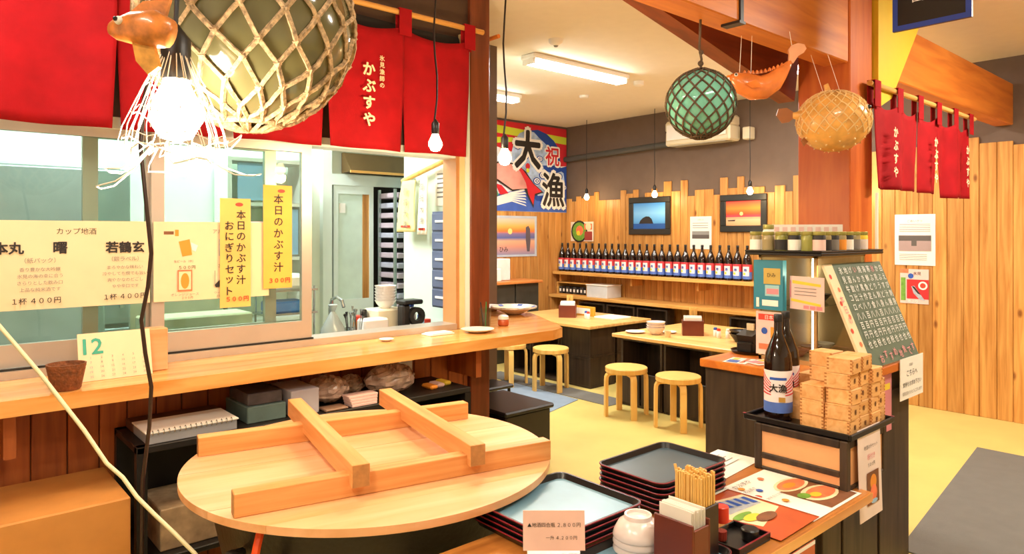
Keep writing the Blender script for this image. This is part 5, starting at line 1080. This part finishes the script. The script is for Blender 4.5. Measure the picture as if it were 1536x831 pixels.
# menus lying on the table
def flat(name, label, x0, y0, x1, y1, z, m=PAPER, a=0, cat='menu'):
    return Sheet(name, label, cat, ((x0+x1)/2, (y0+y1)/2, z), (math.cos(a), math.sin(a), 0), (-math.sin(a), math.cos(a), 0), abs(x1-x0), abs(y1-y0), .0014, m)
s = flat('food_menu', 'glossy menu sheet with pictures of rice bowls and fish by the black box', 2.13, 1.00, 2.485, 1.345, TZ+.003)
s.rect('picture', BROWNINK, .42, .45, .97, .97).disc('picture', CREAM, .70, .42, .26, .13).disc('picture', SALMON, .70, .42, .22, .10).disc('picture', ORANGEINK, .66, .42, .10, .05)
s.disc('picture', CREAM, .70, .72, .26, .15).disc('picture', SALMON, .72, .72, .22, .11).disc('picture', LEAFINK, .5, .66, .08, .06).disc('picture', YELINK, .62, .72, .07, .05)
for k, (x_, y_) in enumerate(((.2, .16), (.3, .3), (.14, .38), (.25, .6), (.6, .14))): s.disc('picture', (ORANGEINK, BLUEINK, REDINK, ORANGEINK, SALMON)[k], x_, y_, .035)
s.text(INK, 'かぶすや', .3, .10, .07).text(GREYINK, 'お品書き', .22, .24, .05).text(GREYINK, '海鮮丼 白えび丼', .25, .48, .04).done()
s = flat('food_menu', 'menu sheet with a large sardine dish picture in an orange border', 1.915, 1.0, 2.17, 1.325, TZ+.006, mat('orange_sheet', '#c2562a', .4, var=.15), .02)
s.poly('picture', CREAM, [(.30, .08), (.95, .20), (.92, .62), (.2, .75), (.06, .4)]).poly('picture', SILVINK, [(.3, .12), (.9, .25), (.88, .45), (.22, .4)])
for k in range(5): s.poly('picture', BLUEINK, [(.30+.13*k, .12+.03*k), (.36+.13*k, .13+.03*k), (.35+.13*k, .30+.03*k), (.27+.13*k, .28+.03*k)])
s.disc('picture', LEAFINK, .28, .5, .2, .05).disc('picture', YELINK, .34, .58, .16, .06).disc('picture', BROWNINK, .5, .66, .2, .07).rect('border', PAPER, 0, 0, 1, .035).rect('border', PAPER, .965, 0, 1, 1).done()
s = flat('paper_sheet', 'blank white sheet tucked between tray stack and black box', 2.24, 1.40, 2.55, 1.585, TZ+.0025, PAPER, .08, 'paper')
for k in range(4): s.rect('fine_print', GREYINK, .1, .2+.15*k, .8, .22+.15*k)
s.done()
s = Sheet('hanging_leaflet', 'orange leaflet hanging over the serving table edge', 'leaflet', (1.99, .978, .665), RX, UZ, .20, .10, .002, mat('orange_sheet', '')); s.rect('picture', PAPER, 0, 0, 1, .12).disc('picture', SILVINK, .5, .7, .2, .2).done()
# black display box with peach panels
BX0, BX1, BY0, BY1, BZ1 = 2.455, 2.80, 1.035, 1.385, .925
t = thing('display_box', 'black framed display box with peach panels under the cup tray', 'box')
MB().box((BX0+.008, BY0+.008, TZ+.0005), (BX1-.008, BY1-.008, BZ1-.01)).build('panel_core', SPRUCE, t)
def fr(a, b): MB().bbox(a, b, .003).build('frame_bar', DKWOOD, t)
for xx in (BX0, BX1-.028):
    for yy in (BY0, BY1-.028): fr((xx, yy, TZ+.0005), (xx+.028, yy+.028, BZ1))
for zz, hh in ((TZ+.0005, .014), (.795, .022), (BZ1-.028, .028)):
    fr((BX0, BY0+.028, zz), (BX0+.014, BY1-.028, zz+hh))
    if zz != .795: fr((BX0+.028, BY0, zz), (BX1-.028, BY0+.014, zz+hh)); fr((BX0+.028, BY1-.014, zz), (BX1-.028, BY1, zz+hh)); fr((BX1-.014, BY0+.028, zz), (BX1, BY1-.028, zz+hh))
MB().box((BX0+.014, BY0+.014, BZ1-.01), (BX1-.014, BY1-.014, BZ1-.003)).build('top_board', BLACKW, t)
tb = thing('square_tray', 'black tray with red corners under the stacked cedar cups', 'tray')
MB().bbox((2.465, 1.03, BZ1+.0005), (2.835, 1.425, BZ1+.010), .004).build('base', BLACK, tb)
for a, b in (((2.458, 1.022), (2.842, 1.032)), ((2.458, 1.423), (2.842, 1.433)), ((2.458, 1.032), (2.468, 1.423)), ((2.832, 1.032), (2.842, 1.423))): MB().bbox((a[0], a[1], BZ1+.004), (b[0], b[1], BZ1+.026), .003).build('rim', BLACK, tb)
for xx, yy in ((2.458, 1.425), (2.834, 1.024)): MB().box((xx-.001, yy-.002, BZ1+.0262), (xx+.01, yy+.01, BZ1+.0275)).build('red_corner', REDLINE, tb)
ZT = BZ1+.0105
# cedar cups (masu), upside down
def masu(loc):
    t = thing('wooden_cup', 'square pale cedar sake cup in the stacked display', 'cup', loc, 0, 'stacked square sake cups'); s_, h, w_ = .044, .054, .008
    MB().bbox((-s_, -s_, 0), (-s_+w_, s_, h-.006), .001).bbox((s_-w_, -s_, 0), (s_, s_, h-.006), .001).bbox((-s_+w_, -s_+.0004, 0), (s_-w_, -s_+w_, h-.006), .001).bbox((-s_+w_, s_-w_, 0), (s_-w_, s_-.0004, h-.006), .001).bbox((-s_, -s_, h-.006), (s_, s_, h-.0008), .0016).build('body', MASU, t)
    DJ = mat('end_grain', '#b97436', .6)
    mb = MB()
    for k in range(4):
        z0 = .004+.012*k
        mb.box((-s_-.0005, -s_-.0003, z0), (-s_+w_, -s_, z0+.006)).box((s_-w_, -s_-.0003, z0), (s_+.0005, -s_, z0+.006)).box((-s_-.0004, -s_, z0+.006), (-s_, -s_+w_, z0+.012)).box((-s_-.0004, s_-w_, z0+.006), (-s_, s_, z0+.012))
    mb.build('finger_joints', DJ, t)['kind'] = 'stuff'
    mb = MB(); put_text(mb, '寿', Vector((0, -s_-.0006, .027)), Vector(RX), Vector(UZ), .018, bold=.02); mb.build('brand_mark', BROWNINK, t)
    return t
m0 = masu((2.53, 1.085, ZT)); first = True
CUPS = ('column at the tray corner under the leaflet', 'second column along the leaflet side', 'third column along the leaflet side', 'end column along the leaflet side', 'low column beside the sake bottle', 'tall column in the middle', 'column in the middle facing the cabinet', 'low column behind the sake bottle', 'column facing the cabinet corner')
m0['label'] = 'square cedar sake cup, first from the bottom, '+CUPS[0]
for ci, (cx_, cy_, n) in enumerate(((2.53, 1.085, 5), (2.622, 1.088, 5), (2.714, 1.084, 4), (2.781, 1.10, 3), (2.53, 1.18, 3), (2.622, 1.182, 5), (2.714, 1.18, 4), (2.622, 1.276, 2), (2.714, 1.275, 3))):
    for k in range(n):
        if first: first = False; continue
        dup(m0, (cx_+random.uniform(-.006, .006)+(.006 if k == 4 else 0), cy_+random.uniform(-.005, .005), ZT+.0545*k), random.uniform(-.06, .06), f'square cedar sake cup, {ORD[k]} from the bottom, {CUPS[ci]}')
def big_bottle(label, loc, rz):
    t = isshobin(label, loc, None, True); t.rotation_euler = (0, 0, rz)
    label_part(t, .03, .19, WHTLAB, a0=PI-1.5, a1=PI+1.5, name='label'); label_part(t, .03, .07, BLUEBOT, a0=PI-1.5, a1=PI+1.5, name='sea_band', r=LAB+.0005)
    for k in range(6):
        q = MB(); z0 = .10+.016*k
        q.grid(lambda a, b: ((LAB+.0008)*math.cos(PI+.1+1.38*a), (LAB+.0008)*math.sin(PI+.1+1.38*a), .09+(z0+.008*b-.09)*(.35+.65*abs(a))), 8, 1); q.build('red_ray', REDLAB, t)
        q = MB(); q.grid(lambda a, b: ((LAB+.0008)*math.cos(PI-.1-1.38*a), (LAB+.0008)*math.sin(PI-.1-1.38*a), .09+(z0+.008*b-.09)*(.35+.65*abs(a))), 8, 1); q.build('red_ray', REDLAB, t)
    label_part(t, .085, .155, WHTLAB, a0=PI-.5, a1=PI+.5, name='label_panel', r=LAB+.0011); label_part(t, .155, .165, BLUEINK, a0=PI-.6, a1=PI+.6, name='blue_band', r=LAB+.0013)
    mb = MB(); put_text(mb, '大漁', Vector((-LAB-.0022, 0, .125)), Vector(RY), Vector(UZ), .03, bold=.03); mb.build('lettering', INK, t)
    MB().obox((-LAB-.0012, -.014, .082), (.0004, 0, 0), (0, .012, 0), (0, 0, .009)).build('gold_mark', mat('gold_ink', '#b98a3a', .4), t)
    return t
big_bottle('tall brown sake bottle with rising-sun label at the tray corner', (2.545, 1.335, ZT), .48)
big_bottle('tall brown sake bottle standing behind the first one on the tray', (2.665, 1.366, ZT), .48)
# hanging price leaflet on the display box
s = Sheet('price_leaflet', 'long white price leaflet hanging on the display box side', 'leaflet', (2.615, 1.022, .792), RX, (0, .03, 1), .195, .325, .002, mat('rosy_paper', '#ecd9d4', .6))
s.text(GREYINK, '地酒の升セット', .55, .22, None, .6).text(PINKINK, '枡付き', .55, .33, None, .34).text(INK, '５００円', .55, .42, None, .3)
s.rect('picture', BROWNINK, .32, .5, .85, .86).disc('picture', ORANGEINK, .6, .62, .14).disc('picture', SALMON, .6, .74, .15).disc('picture', LBLUE, .62, .83, .14, .025).done()

# ================================================================== CABINET with showcase, jars and chalkboard
CX0, CX1, CY0, CY1, CZ = 2.99, 3.86, 1.27, 1.79, 1.03
t = thing('display_cabinet', 'dark stained cabinet with an orange wooden top carrying the showcase', 'cabinet')
MB().bbox((CX0, CY0+.03, 0), (CX1-.06, CY1+.16, CZ-.041), .004).build('body', DKWOOD, t); MB().bbox((CX0-.02, CY0, CZ-.04), (CX1+.02, CY1+.18, CZ), .004).build('top_board', LAM_X, t)
for xx in (3.02, 3.41): MB().bbox((xx, CY0+.02, .08), (xx+.36, CY0+.0305, .9), .003).build('door', DKWOOD, t)
dish('black_tray', 'round black tray under the till device on the cabinet', (3.30, 1.885, CZ+.0005), [(.085, 0), (.09, .003), (.098, .016), (.095, .016), (.088, .005), (.001, .005)], BLACK, 'tray')
t = thing('till_device', 'black till device with pale receipt on the cabinet end', 'till')
MB().bbox((3.24, 1.84, CZ+.0058), (3.36, 1.93, CZ+.06), .008).build('base', BLACKP, t); MB().obox((3.29, 1.885, CZ+.085), (.04, 0, .012), (0, .045, 0), (-.008, 0, .022)).build('head', BLACKP, t); MB().box((3.31, 1.87, CZ+.10), (3.322, 1.91, CZ+.15)).build('receipt', CREAM, t)
for j, (x_, y_, a_, lb) in enumerate(((3.05, 1.80, .2, 'flyer with blue picture on the orange cabinet top'), (3.09, 1.70, -.3, 'flyer with pink picture on the orange cabinet top'))):
    s = Sheet('flyer', lb, 'flyer', (x_, y_, CZ+.0025+.0015*j), (math.cos(a_), math.sin(a_), 0), (-math.sin(a_), math.cos(a_), 0), .15, .11, .0015, PAPER)
    s.rect('picture', (BLUEINK, PINKINK)[j], .06, .1, .5, .6).rect('picture', YELINK, .55, .15, .9, .4).rect('picture', SALMON, .1, .68, .9, .85).done()
SX0, SX1, SY0, SY1, SZ1 = 3.18, 3.72, 1.48, 1.77, 1.545
t = thing('glass_showcase', 'glass showcase with brass-coloured edges on the cabinet', 'showcase')
EDGE = mat('champagne_metal', '#c9ae7c', .3, .7); z0 = CZ+.0005
for xx in (SX0, SX1-.014):
    for yy in (SY0, SY1-.014): MB().box((xx, yy, z0), (xx+.014, yy+.014, SZ1)).build('edge_post', EDGE, t)
MB().box((SX0, SY0, z0), (SX1, SY1, z0+.02)).build('base', EDGE, t); MB().box((SX0, SY0, SZ1-.012), (SX1, SY1, SZ1)).build('top_plate', mat('beige_top', '#b79a6a', .4), t)
MB().box((SX0+.003, SY0+.014, z0+.02), (SX0+.007, SY1-.014, SZ1-.012)).build('side_glass', GLSC, t); MB().box((SX0+.014, SY0+.003, z0+.02), (SX1-.014, SY0+.007, SZ1-.012)).build('front_glass', GLSC, t)
MB().box((SX0+.014, SY1-.012, z0+.02), (SX1-.014, SY1-.004, SZ1-.012)).build('back_panel', mat('tan_back', '#a98a5e', .5), t); MB().box((SX0+.014, SY0+.014, 1.30), (SX1-.014, SY1-.014, 1.306)).build('glass_shelf', GLSC, t)
for j, (xx, zz) in enumerate(((3.28, 1.052), (3.42, 1.052), (3.56, 1.052), (3.35, 1.3065), (3.52, 1.3065))):
    dish('sample_dish', ('plastic sample bowl of noodles in the showcase corner', 'plastic sample bowl of stew on the showcase floor', 'plastic sample bowl of rice by the showcase post', 'plastic sample plate on the glass shelf', 'plastic sample cup set on the glass shelf')[j], (xx, 1.62, zz), [(.025, 0), (.028, .003), (.05, .03), (.052, .035), (.048, .033), (.001, .026)], (REDBOX, BROWNINK, CERP, CER, DKBOX)[j], 'sample')
MB().cyl((SX0+.03, SY0+.03, z0+.03), (SX0+.03, SY0+.03, SZ1-.03), .008, 8).build('lamp_tube', emit('showcase_tube', (1, .9, .7), 8), bpy.data.objects['glass_showcase'])
MB().cyl((SX1-.04, SY1-.04, z0+.03), (SX1-.04, SY1-.04, SZ1-.03), .008, 8).build('lamp_tube', emit('showcase_tube', (1, .9, .7), 8), bpy.data.objects['glass_showcase'])
MB().box((SX1-.012, SY0+.014, z0+.02), (SX1-.004, SY1-.014, SZ1-.012)).build('side_panel', mat('tan_back', ''), bpy.data.objects['glass_showcase'])
ld = bpy.data.lights.new('showcase_glow', 'POINT'); ld.energy = 2.5; ld.color = (1, .86, .62); ld.shadow_soft_size = .02; lo = bpy.data.objects.new('showcase_glow', ld); COL.objects.link(lo); lo.parent = bpy.data.objects['glass_showcase']; lo.location = (SX0+.06, SY0+.06, 1.45)
# leaflets on the showcase side, facing the aisle
s = Sheet('leaflet_stand', 'teal leaflet holder with pasted notes on the showcase corner', 'leaflet holder', (3.142, 1.70, 1.40), RY, UZ, .15, .24, .035, TEALINK, None, 'board')
s.rect('note', mat('ochre_note', '#c0a24e', .5), .35, .16, .92, .48).rect('note', mat('pale_teal', '#9cc8cc', .5), .4, .5, .88, .72).rect('note', PINKINK, .45, .57, .86, .68).rect('note', PAPER, .3, .80, .85, .92).rect('note', PAPER, .1, .76, .2, .95).text(INK, 'ひみ', .62, .3, .08).done()
s = Sheet('red_leaflet', 'white leaflet with a red headline under the teal holder', 'leaflet', (3.155, 1.69, 1.165), RY, UZ, .16, .21, .003, LPINK)
s.rect('headline', REDINK, .08, .06, .92, .2).text(PAPER, '日本酒', .5, .13, .1).rect('picture', ORANGEINK, .48, .35, .66, .6).disc('picture', BLUEINK, .28, .45, .1).rect('picture', SALMON, .1, .75, .45, .88).done()
s = Sheet('price_board', 'pink price board with yellow stripes on the showcase glass', 'board', (3.152, 1.515, 1.37), (-.25, -.97, 0), UZ, .19, .155, .004, LPINK)
s.poly('stripe', YELINK, [(.08, .12), (.92, .2), (.92, .28), (.08, .22)]).poly('stripe', YELINK, [(.04, .68), (.92, .78), (.92, .86), (.04, .76)]).rect('stripe', PINKINK, .0, .12, .04, .65)
for k in range(3): s.rect('price', PINKINK, .42+.19*k, .86, .58+.19*k, .96)
for k in range(3): s.rect('fine_print', GREYINK, .15, .34+.1*k, .8, .36+.1*k)
s.done()
# jars on the black tray on top of the showcase
t = thing('jar_tray', 'flat black tray carrying jars on top of the showcase', 'tray'); MB().bbox((3.10, 1.42, SZ1+.0005), (3.80, 1.80, SZ1+.016), .004).build('base', BLACK, t); MB().bbox((3.10, 1.42, SZ1+.016), (3.11, 1.80, SZ1+.024), .002).bbox((3.79, 1.42, SZ1+.016), (3.80, 1.80, SZ1+.024), .002).bbox((3.11, 1.42, SZ1+.016), (3.79, 1.43, SZ1+.024), .002).bbox((3.11, 1.79, SZ1+.016), (3.79, 1.80, SZ1+.024), .002).build('rim', BLACK, t)
def jar(label, loc, lm, cm, r=.028, h=.095, group=None):
    t = thing('preserve_jar', label, 'jar', loc, 0, group); MB().lathe([(r*.92, 0), (r, .004), (r, h*.78), (r*.85, h*.86)], 16).build('glass', cm, t, True)
    MB().lathe([(r*.95, h*.84), (r, h*.86), (r, h), (r*.94, h*1.02)], 16).build('lid', mat('green_gold_lid', '#a09a52', .35, .3), t, True); MB().lathe([(r+.0006, h*.1), (r+.0006, h*.62)], 16, cap=False).build('label_band', lm, t, True); return t
ZJ = SZ1+.0165; TAN = mat('tan_preserve', '#9b8a5e', .3); OLV = mat('olive_preserve', '#8d8a3c', .3)
JL = [((3.145, 1.765), PAPER, TAN, 'jar with plain white label at the tray corner'), ((3.145, 1.70), TAN, TAN, 'tan unlabelled jar next to the white-labelled one'), ((3.145, 1.635), INK, OLV, 'jar with black label between tan and white jars'), ((3.145, 1.57), PAPER, INK, 'dark jar with white label on the showcase tray'), ((3.145, 1.505), OLV, OLV, 'olive green jar on the showcase tray'), ((3.15, 1.445+.01), LPINK, INK, 'jar with pink label at the tray edge corner'), ((3.22, 1.46), INK, TAN, 'jar with black and tan bands on the tray front'), ((3.30, 1.46), GREYINK, INK, 'dark jar with grey label on the tray front'), ((3.38, 1.46), ORANGEINK, TAN, 'jar with orange label on the tray front'), ((3.46, 1.46), PAPER, INK, 'dark jar with square white label on the tray front'), ((3.54, 1.46), GREYINK, TAN, 'tan jar with grey label on the tray front'), ((3.63, 1.46), CERP, YELINK, 'yellow jar with pale band at the tray end'), ((3.22, 1.62), TAN, OLV, 'olive jar in the second row of the tray'), ((3.32, 1.60), INK, OLV, 'black-labelled olive jar in the second row of the tray')]
for (x_, y_), lm, cm, lb in JL: jar(lb, (x_, y_, ZJ), lm, cm)
jar('taller white jar rising behind the tan jar', (3.22, 1.74, ZJ), WHITE, WHITE, .026, .13)
s = Sheet('pattern_board', 'white patterned board standing behind the jars', 'board', (3.62, 1.74, 1.632), (.6, -.8, 0), UZ, .36, .13, .004, PAPER)
for k in range(8): s.rect('pattern', LPINK, .05+.115*k, .1, .12+.115*k, .9)
s.rect('headline', PINKINK, .9, .3, .95, .8).done()
tag(MB().box((3.775, 1.44, SZ1+.0245), (3.787, 1.452, 1.86)).build('price_pole', WHITE, None), 'thin white upright rod on the tray beside the post', 'rod')
# chalkboard leaning on the showcase
cb = Vector((3.57, 1.365, 1.272)); up = Vector((0, .19, .47)).normalized()
s = Sheet('chalkboard', 'green chalkboard menu leaning against the showcase', 'chalkboard', cb, RX, up, .56, .50, .012, CHALK, None, 'board')
for k, body in enumerate(('白えび刺身', 'かぶす汁膳', '氷見うどん', '寒ぶり刺身', '海鮮どん', '焼き魚定食', 'いか黒作り', 'げんげ汁', '地酒飲比べ', '氷見牛コロ')): s.vtext((WHITE, PINKINK)[k in (2, 6)], body[0], .95-.096*k, .03, .085); s.vtext(WHITE, (body[1:]+'八百円也税込').ljust(8)[:8], .95-.096*k, .125, .085, 1.05)
for k in range(8): s.text(PINKINK, 'おすすめ地魚です'[k], .2+.1*k, .94-.03*(k % 2), .075)
s.done()
s2 = Sheet('menu_strip', 'cream strip with red cherry pattern along the chalkboard edge', 'strip', cb-Vector((.325, 0, 0)), RX, up, .085, .50, .012, CREAM)
for k in range(7): s2.disc('cherry', (REDINK, SALMON)[k % 2], .25+.4*(k % 2), .12+.13*k, .14)
s2.vtext(PINKINK, '本日の', .5, .30, .09).done()
s = Sheet('pink_poster', 'pink poster pasted on the cabinet front below the chalkboard', 'poster', (3.33, 1.287, .86), RX, UZ, .42, .29, .003, mat('rose_poster', '#cf7f88', .5))
s.rect('stripe', YELINK, .1, .22, .95, .32).rect('stripe', mat('ochre_note', ''), .1, .42, .5, .5).rect('note', PAPER, .35, .55, .8, .9).rect('picture', GREY, .4, .7, .62, .86).text(PAPER, '地酒まつり', .5, .12, .1).done()
s = Sheet('notice_card', 'white notice card with black lettering hanging from the cabinet top', 'card', (3.73, 1.262, .945), RX, UZ, .30, .20, .003, PAPER)
s.text(GREYINK, 'お会計', .45, .18, .08).text(INK, 'こちらへ', .5, .38, .15).text(INK, '食券をお求め下さい', .5, .64, None, .8).text(GREYINK, '御来店ありがとうございます', .5, .85, None, .85).done()
# hanging sign with blue frame
sp = at_x(1375, 0, 3.9)
s = Sheet('hanging_sign', 'black sign board in a blue frame hung beside the timber post', 'sign', (3.92, 1.24, 2.90), RY, UZ, .36, .38, .02, mat('sign_black', '#1a1512', .4), None, 'board')
BF = mat('blue_frame', '#2744a8', .4)
s.rect('frame_bar', BF, 0, 0, 1, .07).rect('frame_bar', BF, 0, .93, 1, 1).rect('frame_bar', BF, 0, 0, .07, 1).rect('frame_bar', BF, .93, 0, 1, 1).text(WHITE, '番屋', .45, .55, .2).text(CREAMINK, '一品料理', .4, .3, .12).done()
for yy in (1.12, 1.36): MB().cyl((3.91, yy, 3.09), (3.91, yy, ZC), .003, 6).build('hanger', STEEL, s.th)
settle()
